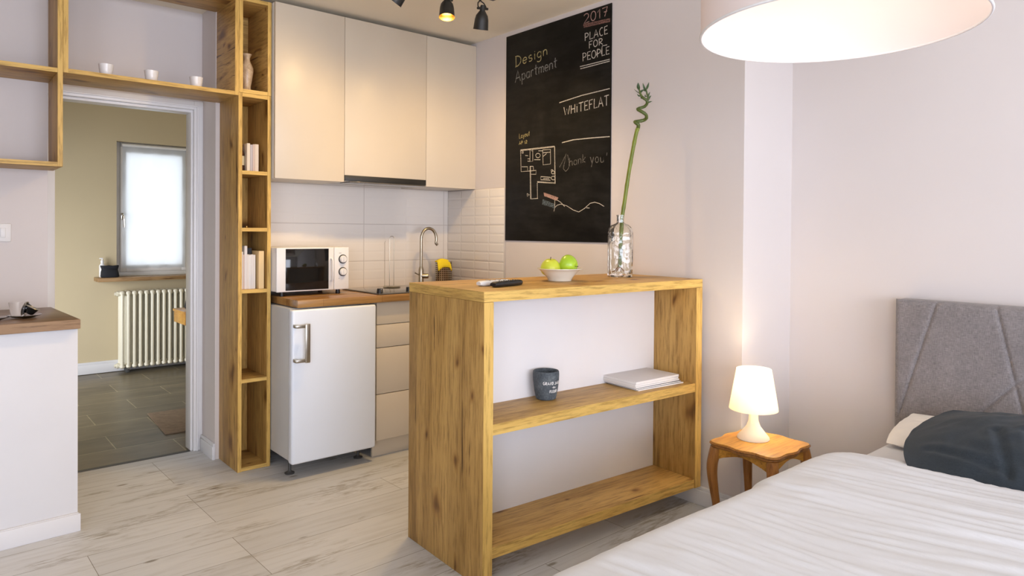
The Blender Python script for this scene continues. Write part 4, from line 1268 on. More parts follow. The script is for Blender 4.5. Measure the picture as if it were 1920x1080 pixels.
 'plan': [[(3.103,1.7388),(2.813,1.7352),(2.807,1.528),(2.956,1.5419)],[(3.103,1.7388),(3.097,1.6084),(3.018,1.6074),(2.965,1.6079),(2.965,1.585),(3.006,1.5873)],[(3.018,1.635),(3.012,1.4432),(2.951,1.4451),(2.954,1.5353)],[(3.019,1.7372),(3.019,1.6626),(2.994,1.6636),(2.995,1.7323)],[(2.91,1.7223),(2.905,1.6355),(2.843,1.6365),(2.845,1.7194),(2.91,1.7223)],[(2.906,1.7057),(2.845,1.7039)],[(2.906,1.6841),(2.878,1.6981)],[(2.93,1.6915),(2.934,1.6841),(2.944,1.6801),(2.956,1.681),(2.965,1.6865),(2.969,1.6946),(2.966,1.702),(2.956,1.7059),(2.944,1.705),(2.934,1.6994),(2.93,1.6915)],[(2.982,1.6709),(2.929,1.667)],[(2.946,1.7199),(2.91,1.7169)],[(2.924,1.569),(2.924,1.5511),(2.843,1.5437),(2.844,1.5608),(2.924,1.569)],[(2.904,1.5571),(2.853,1.5527)],[(2.81,1.5865),(2.812,1.5813),(2.819,1.5784),(2.827,1.5789),(2.833,1.5826),(2.836,1.5881),(2.834,1.5932),(2.827,1.5961),(2.819,1.5956),(2.813,1.5919),(2.81,1.5865)],[(2.806,1.5544),(2.809,1.5483),(2.816,1.5449),(2.826,1.5454),(2.833,1.5497),(2.837,1.5561),(2.834,1.5622),(2.826,1.5656),(2.817,1.5651),(2.809,1.5608),(2.806,1.5544)],[(2.823,1.5979),(2.825,1.5949),(2.828,1.5932),(2.833,1.5935),(2.837,1.5956),(2.838,1.5989),(2.837,1.6019),(2.833,1.6036),(2.829,1.6033),(2.825,1.6011),(2.823,1.5979)],[(3.094,1.6373),(3.039,1.6336),(3.039,1.6126)],[(3.018,1.635),(2.99,1.6331),(2.987,1.6109)],[(3.061,1.7018),(3.036,1.6987)],[(3.04,1.6808),(3.019,1.6792)],[(3.039,1.6669),(3.019,1.6643)],[(3.007,1.7251),(2.999,1.7244)],[(3.042,1.4758),(3.021,1.4667),(3.041,1.4591),(3.042,1.4758)],[(3.091,1.7265),(3.076,1.7253),(3.078,1.7171),(3.09,1.7175),(3.091,1.7265)],[(3.098,1.7339),(2.809,1.7306),(2.803,1.5235),(2.951,1.5373)],[(3.013,1.6335),(3.006,1.442),(2.946,1.4439)]],
 'pink': [[(2.896,1.4757),(2.892,1.4556),(2.887,1.4543),(2.89,1.4742),(2.885,1.4727),(2.882,1.4529),(2.878,1.4516),(2.88,1.4712),(2.874,1.4697),(2.873,1.4503),(2.869,1.449),(2.869,1.4682),(2.864,1.4667),(2.864,1.4476),(2.86,1.4463),(2.858,1.4652),(2.853,1.4638),(2.855,1.445),(2.851,1.4437),(2.848,1.4623),(2.842,1.4608),(2.846,1.4424),(2.842,1.4411),(2.837,1.4593),(2.832,1.4578),(2.837,1.4398),(2.833,1.4385),(2.826,1.4564),(2.821,1.4549),(2.828,1.4371),(2.824,1.4358),(2.816,1.4534),(2.811,1.452),(2.82,1.4345),(2.815,1.4333),(2.806,1.4505),(2.8,1.4491),(2.811,1.432),(2.806,1.4307),(2.795,1.4476),(2.79,1.4462),(2.802,1.4294),(2.797,1.4281),(2.785,1.4447),(2.78,1.4433),(2.793,1.4268)]],
 'blue': [[(2.903,1.4382),(2.909,1.4075),(2.904,1.4062),(2.898,1.4364),(2.892,1.4345),(2.898,1.4048),(2.892,1.4035),(2.887,1.4327),(2.881,1.4309),(2.887,1.4022),(2.881,1.4008),(2.876,1.4291),(2.87,1.4273),(2.875,1.3995),(2.87,1.3982),(2.865,1.4255),(2.859,1.4237),(2.864,1.3968),(2.859,1.3955),(2.854,1.4219),(2.849,1.4201),(2.853,1.3942),(2.848,1.3929),(2.843,1.4183),(2.838,1.4166),(2.842,1.3916),(2.837,1.3903),(2.833,1.4148),(2.827,1.413),(2.831,1.389),(2.826,1.3877),(2.822,1.4112),(2.816,1.4095),(2.82,1.3864),(2.815,1.3851),(2.811,1.4077),(2.806,1.406),(2.809,1.3838)]],
 'wave': [[(2.813,1.3663),(2.806,1.3874),(2.787,1.4002),(2.757,1.4058),(2.712,1.3958),(2.661,1.3713),(2.618,1.3593),(2.576,1.3773),(2.535,1.4041),(2.501,1.4092),(2.468,1.4013),(2.435,1.3856)],[(2.787,1.4293),(2.757,1.4152),(2.727,1.3909)],[(2.806,1.4298),(2.806,1.3874)],[(2.562,1.381),(2.538,1.379)]],
}

bb = thing('blackboard', 'tall blackboard with chalk writing on the right-hand kitchen wall', 'blackboard', (0, 0, 0))
MB().box(XR - 0.006, XR - 0.0005, 2.394, 3.2435, 1.1955, 2.441, bev=0.001).build('panel', 'board', bb)
CW = {'year': ('chalk_lettering', 'chalk_pink', 0.0050, 'pinkish chalk number 2017'), 'band': ('chalk_underline', 'chalk_red', 0.0050, 'red chalk scribbled underline'),
      'place': ('chalk_lettering', 'chalk_white', 0.0046, 'white chalk words PLACE FOR PEOPLE'), 'design': ('chalk_lettering', 'chalk_yellow', 0.0058, 'yellow chalk word Design'),
      'apart': ('chalk_lettering', 'chalk_grey', 0.0060, 'grey chalk word Apartment'), 'flat': ('chalk_lettering', 'chalk_white', 0.0050, 'large white chalk word between two lines'),
      'layout': ('chalk_lettering', 'chalk_yellow', 0.0034, 'small chalk words Layout AP 12'), 'thank': ('chalk_lettering', 'chalk_dim', 0.0046, 'faint chalk words thank you'),
      'plan': ('chalk_drawing', 'chalk_white', 0.0036, 'chalk floor plan of the flat'), 'pink': ('chalk_drawing', 'chalk_pink', 0.0046, 'pink chalk scribble'),
      'blue': ('chalk_drawing', 'chalk_blue', 0.0046, 'blue chalk scribble'), 'wave': ('chalk_drawing', 'chalk_white', 0.0034, 'wavy white chalk line')}
for k, (nm, mt_, wd, lb) in CW.items():
    w = MB()
    for i, line in enumerate(CHALK[k]):
        w.ribbon(line, wd, XR - 0.0064 - 0.00004 * (i % 5))
    o = w.build(nm, mt_, bb, smooth=False)
    o['label'] = lb

# ------------------------------------------------------------------ oak bar with shelves
BX, BY, BR, BL, BD, BH, BS = 1.476, 1.875, -0.050, 1.2155, 0.525, 1.040, 0.095
bar = thing('bar_counter', 'oak bar counter with open shelves and white back panel dividing the room', 'bar counter', (BX, BY, 0), BR)
ST = 0.042
MB().box(0, BL, 0, BD, BH - 0.037, BH, bev=0.001).build('worktop', 'oak_x', bar)
MB().box(0.0005, BL - 0.0005, -0.0008, 0.0, BH - 0.0365, BH - 0.0005).build('edge_strip', 'edge_x', bar)
MB().box(-0.0008, 0.0, 0.0005, BD - 0.0005, BH - 0.0365, BH - 0.0005).build('edge_strip', 'edge_y', bar)
MB().box(0, ST, 0.0, BD, 0, BH - 0.0375, bev=0.001).build('side_panel', 'oak_z', bar)
MB().box(BL - ST, BL, 0.0, BD, BS, BH - 0.0375, bev=0.001).build('side_panel', 'oak_z', bar)
for a in (0.0005, BL - ST + 0.0005):
    MB().box(a, a + ST - 0.001, -0.0008, 0.0, 0.001 if a < 0.1 else BS, BH - 0.038).build('edge_strip', 'edge_z', bar)
MB().box(ST, BL - ST, 0.245, 0.262, BS, BH - 0.0375, bev=0.0005).build('back_panel', 'panel', bar)
for z in (BS, 0.531):
    MB().box(ST, BL - ST, 0.004, 0.245, z, z + 0.040, bev=0.001).build('shelf', 'oak_x', bar)
    MB().box(ST, BL - ST, 0.0032, 0.004, z + 0.0005, z + 0.0395).build('edge_strip', 'edge_x', bar)


def on_bar(u, v_, z):
    c_, s_ = math.cos(BR), math.sin(BR)
    return (BX + u * c_ - v_ * s_, BY + u * s_ + v_ * c_, z)


ZB, ZS = BH + 0.0002, 0.5712
# remotes


def remote(label, mat, loc, rz, L, W, keymat):
    t = thing('remote_control', label, 'remote control', loc, rz)
    n = 12
    pts = []
    w = MB()
    prof = []
    sec = 20
    for i in range(n + 1):
        u = i / n
        x = L * u
        hw_ = W / 2 * (0.80 + 0.2 * math.sin(PI * min(1, u * 1.1))) * (1 - max(0, (u - 0.86) / 0.14) ** 3 * 0.55) * (1 - max(0, (0.08 - u) / 0.08) ** 3 * 0.25)
        hh = 0.0105 * (1 - max(0, (u - 0.9) / 0.1) ** 2 * 0.5) * (1 - max(0, (0.1 - u) / 0.1) ** 2 * 0.4)
        for k in range(sec):
            a = 2 * PI * k / sec
            ca, sa = math.cos(a), math.sin(a)
            pts.append((x, hw_ * math.copysign(abs(ca) ** 0.6, ca), 0.0105 + hh * math.copysign(abs(sa) ** 0.7, sa)))
    fs = []
    for i in range(n):
        for k in range(sec):
            j = (k + 1) % sec
            fs.append((i * sec + k, i * sec + j, (i + 1) * sec + j, (i + 1) * sec + k))
    fs.append(tuple(range(sec - 1, -1, -1)))
    fs.append(tuple(range(n * sec, n * sec + sec)))
    w._add(pts, fs)
    w.build('body', mat, t)
    for i in range(4):
        for j in (-1, 0, 1):
            MB().lathe([(0, 0.0236), (0.0028, 0.0234), (0.0034, 0.0215), (0.0034, 0.0200), (0, 0.0200)], 12, c=(L * (0.30 + 0.16 * i), j * W * 0.24, -0.001)).build('button', keymat, t)
    return t


remote('white remote control on the oak bar', 'white_plastic', (1.606, 2.075, ZB), R(3), 0.165, 0.042, 'grey_plastic')
remote('black remote control lying next to the white one', 'black', (1.618, 2.002, ZB), R(14), 0.185, 0.046, 'dark_grey')

# bowl with apples
BC = (2.068, 2.105)
bw = thing('fruit_bowl', 'cream ceramic bowl with two apples on the oak bar', 'bowl', (BC[0], BC[1], ZB))
MB().lathe([(0, 0.0), (0.047, 0.0), (0.050, 0.002), (0.051, 0.007), (0.058, 0.018), (0.075, 0.038), (0.087, 0.048), (0.096, 0.052), (0.096, 0.0545), (0.086, 0.0515), (0.073, 0.042), (0.055, 0.020), (0.045, 0.010), (0, 0.009)], 56).build('body', 'cream_ceramic', bw)


def apple(label, mat, loc, tilt, r, stem):
    t = thing('apple', label, 'apple', loc)
    xf = Matrix.Rotation(tilt[0], 4, 'X') @ Matrix.Rotation(tilt[1], 4, 'Y')
    prof = []
    for i in range(21):
        a = PI * i / 20
        rr = r * (math.sin(a) ** 0.92 + 0.05 * math.sin(2 * a)) * (1.0 + 0.04 * math.cos(a))
        z = -r * 0.90 * math.cos(a)
        if i > 16:
            z -= r * 0.24 * ((i - 16) / 4) ** 2
        if i < 3:
            z += r * 0.14 * ((3 - i) / 3) ** 2
        prof.append((rr if 0 < i < 20 else 0, z))
    MB().lathe(prof, 36, xf=xf).build('flesh', mat, t)
    MB().tube([xf @ Vector((0, 0, r * 0.62)), xf @ Vector((0.001, 0, r * 0.85)), xf @ Vector((0.004, 0.001, r * 1.02))], [0.0012, 0.0012, 0.0018], 8).build('stalk', 'stem', t)
    return t


apple('yellow-green apple with its stalk up in the cream bowl', 'apple_yellow', (BC[0] - 0.026, BC[1] + 0.030, ZB + 0.058), (0.1, -0.12), 0.043, True)
apple('greener apple lying on its side in the cream bowl', 'apple_green', (BC[0] + 0.040, BC[1] - 0.014, ZB + 0.068), (R(100), R(20)), 0.043, False)

# glass bottle vase with bamboo
VX, VY = 2.500, 2.140
vz = thing('glass_bottle_vase', 'square cut-glass bottle half filled with water holding the bamboo', 'vase', (VX, VY, ZB), R(-40))
outer = [(0, 0.0), (0.050, 0.0), (0.0545, 0.004), (0.0555, 0.030), (0.0555, 0.205), (0.052, 0.226), (0.040, 0.243), (0.020, 0.252), (0.0155, 0.256), (0.0155, 0.286), (0.0170, 0.288), (0.0170, 0.292)]
inner = [(0.0125, 0.292), (0.0125, 0.254), (0.036, 0.238), (0.047, 0.224), (0.0505, 0.204), (0.0505, 0.030), (0.048, 0.016), (0, 0.014)]
MB().lathe(outer + inner, 48, square=5.0).build('body', 'cut_glass', vz)
MB().lathe([(0, 0.0142), (0.0478, 0.0162), (0.0502, 0.030), (0.0502, 0.135), (0, 0.135)], 48, square=5.0).build('water', 'water', vz)

bam = thing('lucky_bamboo', 'single lucky bamboo stalk with a curled top in the glass bottle', 'plant', (0, 0, 0))
rt_, fw_ = Vector((0.7604, -0.6494, 0)), Vector((0.6495, 0.7603, 0))
B0 = Vector((VX, VY, ZB))


def bp(r_, z, f_=0.0):
    return B0 + rt_ * r_ + fw_ * f_ + Vector((0, 0, z))


path = [bp(-0.004, 0.045), bp(0.001, 0.12), bp(0.0045, 0.20), bp(0.0085, 0.28), bp(0.020, 0.36), bp(0.032, 0.45), bp(0.046, 0.54), bp(0.060, 0.62), bp(0.072, 0.68)]
curl = [bp(0.080, 0.704), bp(0.079, 0.716, -0.01), bp(0.066, 0.728, -0.006), bp(0.068, 0.732, 0.004), bp(0.086, 0.736, 0.012), bp(0.108, 0.741, 0.012), bp(0.119, 0.750, 0.0), bp(0.113, 0.764, -0.012), bp(0.095, 0.776, -0.014), bp(0.079, 0.787, -0.006),
        bp(0.080, 0.794, 0.006), bp(0.096, 0.800, 0.012), bp(0.112, 0.806, 0.010), bp(0.121, 0.818, 0.0), bp(0.118, 0.831, -0.006), bp(0.106, 0.840, -0.006), bp(0.096, 0.850, 0.0)]


def smooth_path(P, k=6):
    out = []
    n = len(P)
    for i in range(n - 1):
        p0, p1, p2, p3 = P[max(i - 1, 0)], P[i], P[i + 1], P[min(i + 2, n - 1)]
        for s in range(k):
            t = s / k
            out.append(0.5 * ((2 * p1) + (p2 - p0) * t + (2 * p0 - 5 * p1 + 4 * p2 - p3) * t * t + (3 * p1 - p0 - 3 * p2 + p3) * t * t * t))
    out.append(P[-1])
    return out


SPt = smooth_path(path + curl[:1], 5)
rad_ = [0.0088 * (1.12 if i % 6 == 0 else 1.0) for i in range(len(SPt))]
MB().tube(SPt, rad_, 14).build('stalk', 'bamboo', bam)
CPt = smooth_path(curl, 6)
MB().tube(CPt, [0.0088 - 0.0025 * i / len(CPt) + (0.0008 if i % 9 == 0 else 0) for i in range(len(CPt))], 14).build('curled_top', 'bamboo_dark', bam)


def leaf(base, tip, w_, roll=0.0):
    base, tip = Vector(base), Vector(tip)
    d_ = tip - base
    s_ = d_.cross(fw_).normalized()
    s_ = Matrix.Rotation(roll, 3, d_.normalized()) @ s_
    nrm = s_.cross(d_).normalized()
    pts = []
    for i in range(9):
        u = i / 8
        ww = w_ * math.sin(PI * min(1, u * 0.92 + 0.06)) ** 0.9 * (1 - u * 0.25) if u < 1 else 0.0003
        c_ = base + d_ * u + nrm * 0.006 * math.sin(PI * u)
        for k, e in enumerate((-1, 0, 1)):
            pts.append(c_ + s_ * ww * e + nrm * (0.15 * ww if e else 0))
    w = MB().grid(pts, 9, 3)
    o = w.build('leaf', 'leaf', bam)
    sd_ = o.modifiers.new('thick', 'SOLIDIFY'); sd_.thickness = 0.0012


A1 = [bp(0.096, 0.850), bp(0.088, 0.866), bp(0.084, 0.882)]
A2 = [bp(0.121, 0.820, 0.004), bp(0.126, 0.845, 0.004), bp(0.120, 0.870, 0.004), bp(0.116, 0.885, 0.002)]
w = MB()
w.tube(A1, [0.006, 0.005, 0.0035], 10)
w.tube(A2, [0.005, 0.0042, 0.004, 0.003], 10)
w.build('shoot', 'bamboo_dark', bam)
for bs_, tp, wd, rl in ((bp(0.084, 0.880), bp(0.078, 0.916), 0.0085, 0.1), (bp(0.088, 0.866), bp(0.107, 0.884), 0.006, 0.5), (bp(0.090, 0.862), bp(0.060, 0.885), 0.0018, 0), (bp(0.092, 0.852), bp(0.074, 0.862), 0.004, 0.3),
                        (bp(0.120, 0.870), bp(0.100, 0.914), 0.006, 0.2), (bp(0.118, 0.878), bp(0.106, 0.890), 0.008, 0.6), (bp(0.117, 0.882), bp(0.130, 0.918), 0.0055, -0.2), (bp(0.126, 0.845), bp(0.134, 0.872), 0.0045, 0.2),
                        (bp(0.124, 0.828), bp(0.140, 0.856), 0.006, 0.4), (bp(0.122, 0.820), bp(0.146, 0.829), 0.0035, 0.3), (bp(0.121, 0.85), bp(0.112, 0.862), 0.005, 0.7), (bp(0.103, 0.842), bp(0.090, 0.852), 0.004, 0.9)):
    leaf(bs_, tp, wd, rl)
w = MB()
for i in range(14):
    a = i * 0.9
    w.tube([bp(-0.004, 0.055), bp(-0.004 + 0.014 * math.cos(a), 0.040, 0.014 * math.sin(a)), bp(-0.004 + 0.026 * math.cos(a + 0.4), 0.020 + 0.004 * (i % 3), 0.024 * math.sin(a + 0.4))], [0.0022, 0.0016, 0.0008], 6)
w.build('roots', 'roots', bam)

# concrete pot with printed lettering
GLYPH = {
 'G': (0.6, [[(0.48,0.93),(0.37,1.00),(0.25,0.98),(0.15,0.90),(0.07,0.75),(0.03,0.57),(0.04,0.37),(0.09,0.20),(0.18,0.07),(0.29,0.00),(0.41,0.02),(0.51,0.10),(0.59,0.25),(0.58,0.45),(0.35,0.45)]]),
 'R': (0.6, [[(0.08,0.00),(0.06,1.00)],[(0.00,0.97),(0.20,0.99),(0.32,0.97),(0.43,0.92),(0.50,0.84),(0.52,0.74),(0.50,0.64),(0.43,0.56),(0.32,0.51),(0.20,0.49),(0.10,0.48),(0.58,0.00)]]),
 'A': (0.65, [[(0.00,0.00),(0.30,1.00),(0.62,0.00)],[(0.12,0.35),(0.55,0.36)]]),
 'N': (0.6, [[(0.06,0.00),(0.05,1.00),(0.54,0.00),(0.55,1.00)]]),
 'D': (0.6, [[(0.08,0.00),(0.06,1.00)],[(0.00,0.98),(0.16,0.98),(0.29,0.94),(0.41,0.87),(0.50,0.76),(0.55,0.62),(0.57,0.48),(0.54,0.34),(0.48,0.21),(0.38,0.11),(0.26,0.04),(0.12,0.02),(0.00,0.02)]]),
 'J': (0.45, [[(0.42,1.00),(0.40,0.25),(0.41,0.22),(0.39,0.12),(0.32,0.04),(0.24,0.00),(0.14,0.02),(0.07,0.08),(0.03,0.18)]]),
 'I': (0.2, [[(0.10,0.72),(0.10,0.00)],[(0.09,0.95),(0.12,0.90)]]),
 'F': (0.5, [[(0.50,1.00),(0.06,0.97),(0.06,0.00)],[(0.06,0.52),(0.40,0.54)]]),
 'L': (0.5, [[(0.08,1.00),(0.06,0.02),(0.50,0.05)]]),
 'E': (0.5, [[(0.50,1.00),(0.06,0.98),(0.06,0.02),(0.52,0.04)],[(0.06,0.52),(0.42,0.53)]]),
 'U': (0.6, [[(0.05,1.00),(0.06,0.35),(0.05,0.26),(0.08,0.16),(0.14,0.07),(0.21,0.02),(0.30,0.00),(0.39,0.02),(0.46,0.07),(0.52,0.16),(0.55,0.26),(0.55,1.00)]]),
 'S': (0.5, [[(0.40,0.93),(0.32,0.98),(0.22,0.99),(0.13,0.94),(0.07,0.86),(0.04,0.76),(0.05,0.65),(0.10,0.56),(0.18,0.51),(0.28,0.52),(0.39,0.47),(0.46,0.37),(0.48,0.25),(0.45,0.13),(0.37,0.04),(0.26,0.00),(0.15,0.02),(0.06,0.09)]]),
 'd': (0.45, [[(0.40,0.39),(0.33,0.52),(0.21,0.57),(0.10,0.51),(0.04,0.37),(0.04,0.19),(0.11,0.06),(0.23,0.01),(0.34,0.07),(0.40,0.21),(0.40,0.39),(0.41,1.00),(0.42,0.00)]]),
 'e': (0.45, [[(0.03,0.30),(0.42,0.33),(0.42,0.35),(0.37,0.49),(0.28,0.58),(0.18,0.58),(0.08,0.51),(0.03,0.38),(0.03,0.22),(0.08,0.09),(0.18,0.02),(0.29,0.03),(0.37,0.11)]]),
 's': (0.4, [[(0.30,0.55),(0.22,0.59),(0.14,0.58),(0.07,0.53),(0.04,0.45),(0.06,0.37),(0.12,0.31),(0.25,0.29),(0.34,0.24),(0.37,0.15),(0.34,0.06),(0.25,0.01),(0.14,0.01),(0.05,0.05)]]),
 '-': (0.35, [[(0.02,0.40),(0.32,0.40)]]),
}

pot = thing('concrete_pot', 'blue-grey concrete cup with white lettering on the bar shelf', 'cup', (1.925, 2.040 - 0.006, ZS))
PR = [(0, 0.0), (0.036, 0.0), (0.041, 0.004), (0.0475, 0.035), (0.0525, 0.075), (0.0535, 0.100), (0.0525, 0.113), (0.0500, 0.1155), (0.0465, 0.113), (0.0455, 0.090), (0.040, 0.022), (0, 0.020)]
MB().lathe(PR, 48).build('body', 'concrete', pot)


def prad(z):
    for (r0, z0), (r1, z1) in zip(PR[2:], PR[3:]):
        if z0 <= z <= z1:
            return r0 + (r1 - r0) * (z - z0) / (z1 - z0)
    return 0.05


def print_round(txt, a0, a1, zbase, h, wd, w):
    tot = sum(GLYPH[c][0] + 0.22 if c in GLYPH else 0.35 for c in txt) - 0.22
    x = 0
    for c in txt:
        if c in GLYPH:
            gw, st = GLYPH[c]
            for s in st:
                P_ = []
                for (a, b_) in s:
                    ang = a0 + (a1 - a0) * (x + a) / tot
                    z = zbase + b_ * h
                    P_.append((ang, z))
                n = len(P_)
                Lp, Rp = [], []
                for i in range(n):
                    (u0, v0), (u1, v1) = P_[max(i - 1, 0)], P_[min(i + 1, n - 1)]
                    dx, dy = (u1 - u0) * 0.05, v1 - v0
                    dl = math.hypot(dx, dy) or 1e-9
                    nu, nv = -dy / dl * wd / 2 / 0.05, dx / dl * wd / 2
                    for lst, sg in ((Lp, 1), (Rp, -1)):
                        an, zz = P_[i][0] + sg * nu, P_[i][1] + sg * nv
                        rr = prad(zz) + 0.0005
                        lst.append((rr * math.cos(an), rr * math.sin(an), zz))
                w._add(Lp + Rp, [(i, i + 1, n + i + 1, n + i) for i in range(n - 1)])
            x += gw + 0.22
        else:
            x += 0.35
    return w


facing = math.atan2(-2.04, -1.925)
w = MB()
print_round('GRAND JARDIN', facing - 0.22, facing + 1.62, 0.066, 0.0115, 0.0022, w)
print_round('-des-', facing + 0.50, facing + 0.94, 0.0515, 0.009, 0.0015, w)
print_round('FLEURS', facing + 0.32, facing + 1.12, 0.033, 0.0110, 0.0022, w)
w.build('lettering', 'print_white', pot, smooth=False)['label'] = 'white printed lettering in three lines'

# magazines
mgx, mgy = 2.462, 1.986
zz = ZS
for i, (th_, lab, mt_, dx, dy, rz) in enumerate((
        (0.005, 'thin white magazine, lowest of the stack and sticking out', 'cover_pale', 0.012, -0.012, -0.03),
        (0.006, 'white magazine with a dark cover edge, second from the shelf', 'cover_white', 0.004, -0.004, -0.015),
        (0.007, 'white magazine in the middle of the stack', 'cover_print', 0.0, 0.0, 0.0),
        (0.009, 'thick white magazine, second from the top of the stack', 'cover_white', -0.002, 0.003, 0.006),
        (0.011, 'thick white magazine, topmost of the stack', 'cover_pale', 0.0, 0.002, 0.012))):
    t = thing('magazine', lab, 'magazine', (mgx + dx, mgy + dy, zz), BR + rz, group='magazines stacked on the bar shelf')
    MB().box(-0.144, 0.144, -0.108, 0.108, 0.0008, th_ - 0.0012, bev=0.0004).build('pages', 'paper', t)
    c_ = MB()
    c_.box(-0.1445, 0.1445, -0.1085, 0.1085, th_ - 0.0012, th_ - 0.0004, bev=0.0003)
    c_.box(-0.1445, 0.1445, -0.1085, 0.1085, 0.0, 0.0008, bev=0.0003)
    c_.build('cover', 'cover_black' if i == 1 else mt_, t)
    zz += th_
# ------------------------------------------------------------------ nightstand and table lamp
NX, NY, NZ = 2.555, 1.448, 0.410
ns_ = thing('nightstand', 'small cherry-wood side table with curved legs between bar and bed', 'side table', (NX, NY, 0.0))


def wavy(half_x, half_y, amp, n=96):
    """serpentine square: bulges at mid-sides and rounded corners, dips between"""
    pts = []
    for i in range(n):
        a = 2 * PI * i / n
        q = 1.0 / (abs(math.cos(a)) ** 5.5 + abs(math.sin(a)) ** 5.5) ** (1 / 5.5)
        k = 1.0 + amp * math.cos(8 * a)
        pts.append((half_x * q * k * math.cos(a), half_y * q * k * math.sin(a)))
    return pts


HX, HY_ = 0.154, 0.152
base = wavy(HX, HY_, 0.042)
n_ = len(base)


def stack(lv):
    w = MB()
    vv, ff = [], []
    for s, z in lv:
        vv += [(a * s, b_ * s, NZ + z) for a, b_ in base]
    for k in range(len(lv) - 1):
        for i in range(n_):
            j = (i + 1) % n_
            ff.append((k * n_ + i, k * n_ + j, (k + 1) * n_ + j, (k + 1) * n_ + i))
    ff.append(tuple(range(n_ - 1, -1, -1)))
    ff.append(tuple(range((len(lv) - 1) * n_, len(lv) * n_)))
    w._add(vv, ff)
    return w


stack([(0.962, -0.0045), (0.975, -0.002), (0.968, 0.0)]).build('top', 'cherry', ns_, angle=25)
stack([(0.92, -0.024), (0.955, -0.021), (0.968, -0.016), (0.962, -0.0135), (0.985, -0.011), (1.0, -0.0075), (0.998, -0.0045), (0.978, -0.0028)]).build('edge_moulding', 'cherry_leg', ns_, angle=25)
# aprons with a curved lower edge
w = MB()
for side in range(4):
    out, cnt = [], 13
    hx = HX - 0.03 if side % 2 == 0 else HY_ - 0.03
    hy = HY_ - 0.024 if side % 2 == 0 else HX - 0.024
    for i in range(cnt):
        t = -1 + 2 * i / (cnt - 1)
        out.append((t * hx, NZ - 0.050 - 0.013 * math.cos(PI * t * 1.0) * -1 - 0.012 * (abs(t) > 0.75) * (abs(t) - 0.75) * 4))
    poly = [(-hx, NZ - 0.023)] + out + [(hx, NZ - 0.023)]
    xf = Matrix.Rotation(side * PI / 2, 4, 'Z') @ Matrix.Translation((0, -hy, 0))
    w.prism(poly, 0.0, 0.016, xf=xf, ax='y')
w.build('apron', 'cherry', ns_)
for sx in (-1, 1):
    for sy in (-1, 1):
        dg = Vector((sx, sy, 0)).normalized()
        b0 = Vector((sx * (HX - 0.030), sy * (HY_ - 0.030), 0))
        P_ = [b0 + dg * o_ + Vector((0, 0, z)) for o_, z in ((0.000, NZ - 0.024), (0.006, NZ - 0.055), (0.013, NZ - 0.095), (0.012, NZ - 0.14), (0.004, NZ - 0.20), (-0.005, NZ - 0.26), (-0.008, NZ - 0.32), (-0.003, NZ - 0.37), (0.010, NZ - 0.396), (0.016, 0.0))]
        P_ = smooth_path(P_, 3)
        rr = []
        key = [(0, 0.0215), (0.1, 0.023), (0.25, 0.0225), (0.45, 0.0175), (0.65, 0.0135), (0.82, 0.0115), (0.93, 0.013), (1, 0.015)]
        for i in range(len(P_)):
            u = i / (len(P_) - 1)
            for (a, ra), (b_, rb) in zip(key, key[1:]):
                if a <= u <= b_:
                    rr.append(ra + (rb - ra) * (u - a) / (b_ - a)); break
        MB().tube(P_, rr, 12, up=dg).build('leg', 'cherry_leg', ns_)

LX, LY = 2.578, 1.490
tl = thing('table_lamp', 'small lit white table lamp on the cherry-wood side table', 'table lamp', (LX, LY, NZ + 0.0003))
MB().lathe([(0, 0), (0.062, 0), (0.064, 0.003), (0.062, 0.010), (0.045, 0.030), (0.028, 0.052), (0.0195, 0.075), (0.018, 0.105), (0.022, 0.122), (0.026, 0.130), (0, 0.131)], 40).build('base', 'lamp_base', tl)
MB().lathe([(0.096, 0.122), (0.0965, 0.122), (0.0685, 0.286), (0.068, 0.286), (0.0675, 0.284), (0.0945, 0.124)], 48).build('lamp_shade', 'lampshade', tl)
w = MB().lathe([(0, 0.132), (0.013, 0.132), (0.013, 0.165), (0.0155, 0.17), (0.028, 0.205), (0.026, 0.228), (0.014, 0.240), (0, 0.242)], 24)
w.build('bulb', 'bulb', tl)
w = MB()
for i in range(3):
    a = i * 2 * PI / 3 + 0.4
    w.tube([(0.013 * math.cos(a), 0.013 * math.sin(a), 0.150), (0.090 * math.cos(a), 0.090 * math.sin(a), 0.136)], 0.0015, 6)
w.build('shade_holder', 'white_plastic', tl)
lamp('table_lamp_light', 'POINT', (LX, LY, NZ + 0.255), 2.4, (1.0, 0.78, 0.50), 0.02)
lamp('table_lamp_light', 'POINT', (LX + 0.04, LY - 0.02, NZ + 0.20), 2.4, (1.0, 0.78, 0.50), 0.02)

# ------------------------------------------------------------------ bed
BDX0, BDX1, BDY0, BDY1 = 1.00, 3.03, -0.55, 1.085
bed = thing('bed', 'double bed with an upholstered grey headboard', 'bed', (3.03, 1.125, 0.0))
O = Vector((3.03, 1.125, 0.0))
# headboard as a padded panel with stitched diagonal seams
SEAMS = [((0.968, 1.00), (1.110, 0.50)), ((0.775, 0.99), (0.712, 0.702)), ((0.712, 0.702), (0.66, 0.48)), ((0.712, 0.702), (0.90, 0.48)), ((0.712, 0.702), (0.60, 0.80)), ((0.60, 0.80), (0.42, 0.99)), ((0.60, 0.80), (0.30, 0.45)), ((0.30, 0.62), (0.0, 0.99)),
         ((0.30, 0.62), (0.1, 0.4)), ((0.0, 0.75), (-0.25, 0.99)), ((-0.1, 0.5), (-0.4, 0.9))]


def segd(p, a, b_):
    ax, ay = a; bx, by = b_
    dx, dy = bx - ax, by - ay
    t = max(0, min(1, ((p[0] - ax) * dx + (p[1] - ay) * dy) / (dx * dx + dy * dy)))
    return math.hypot(p[0] - ax - t * dx, p[1] - ay - t * dy)


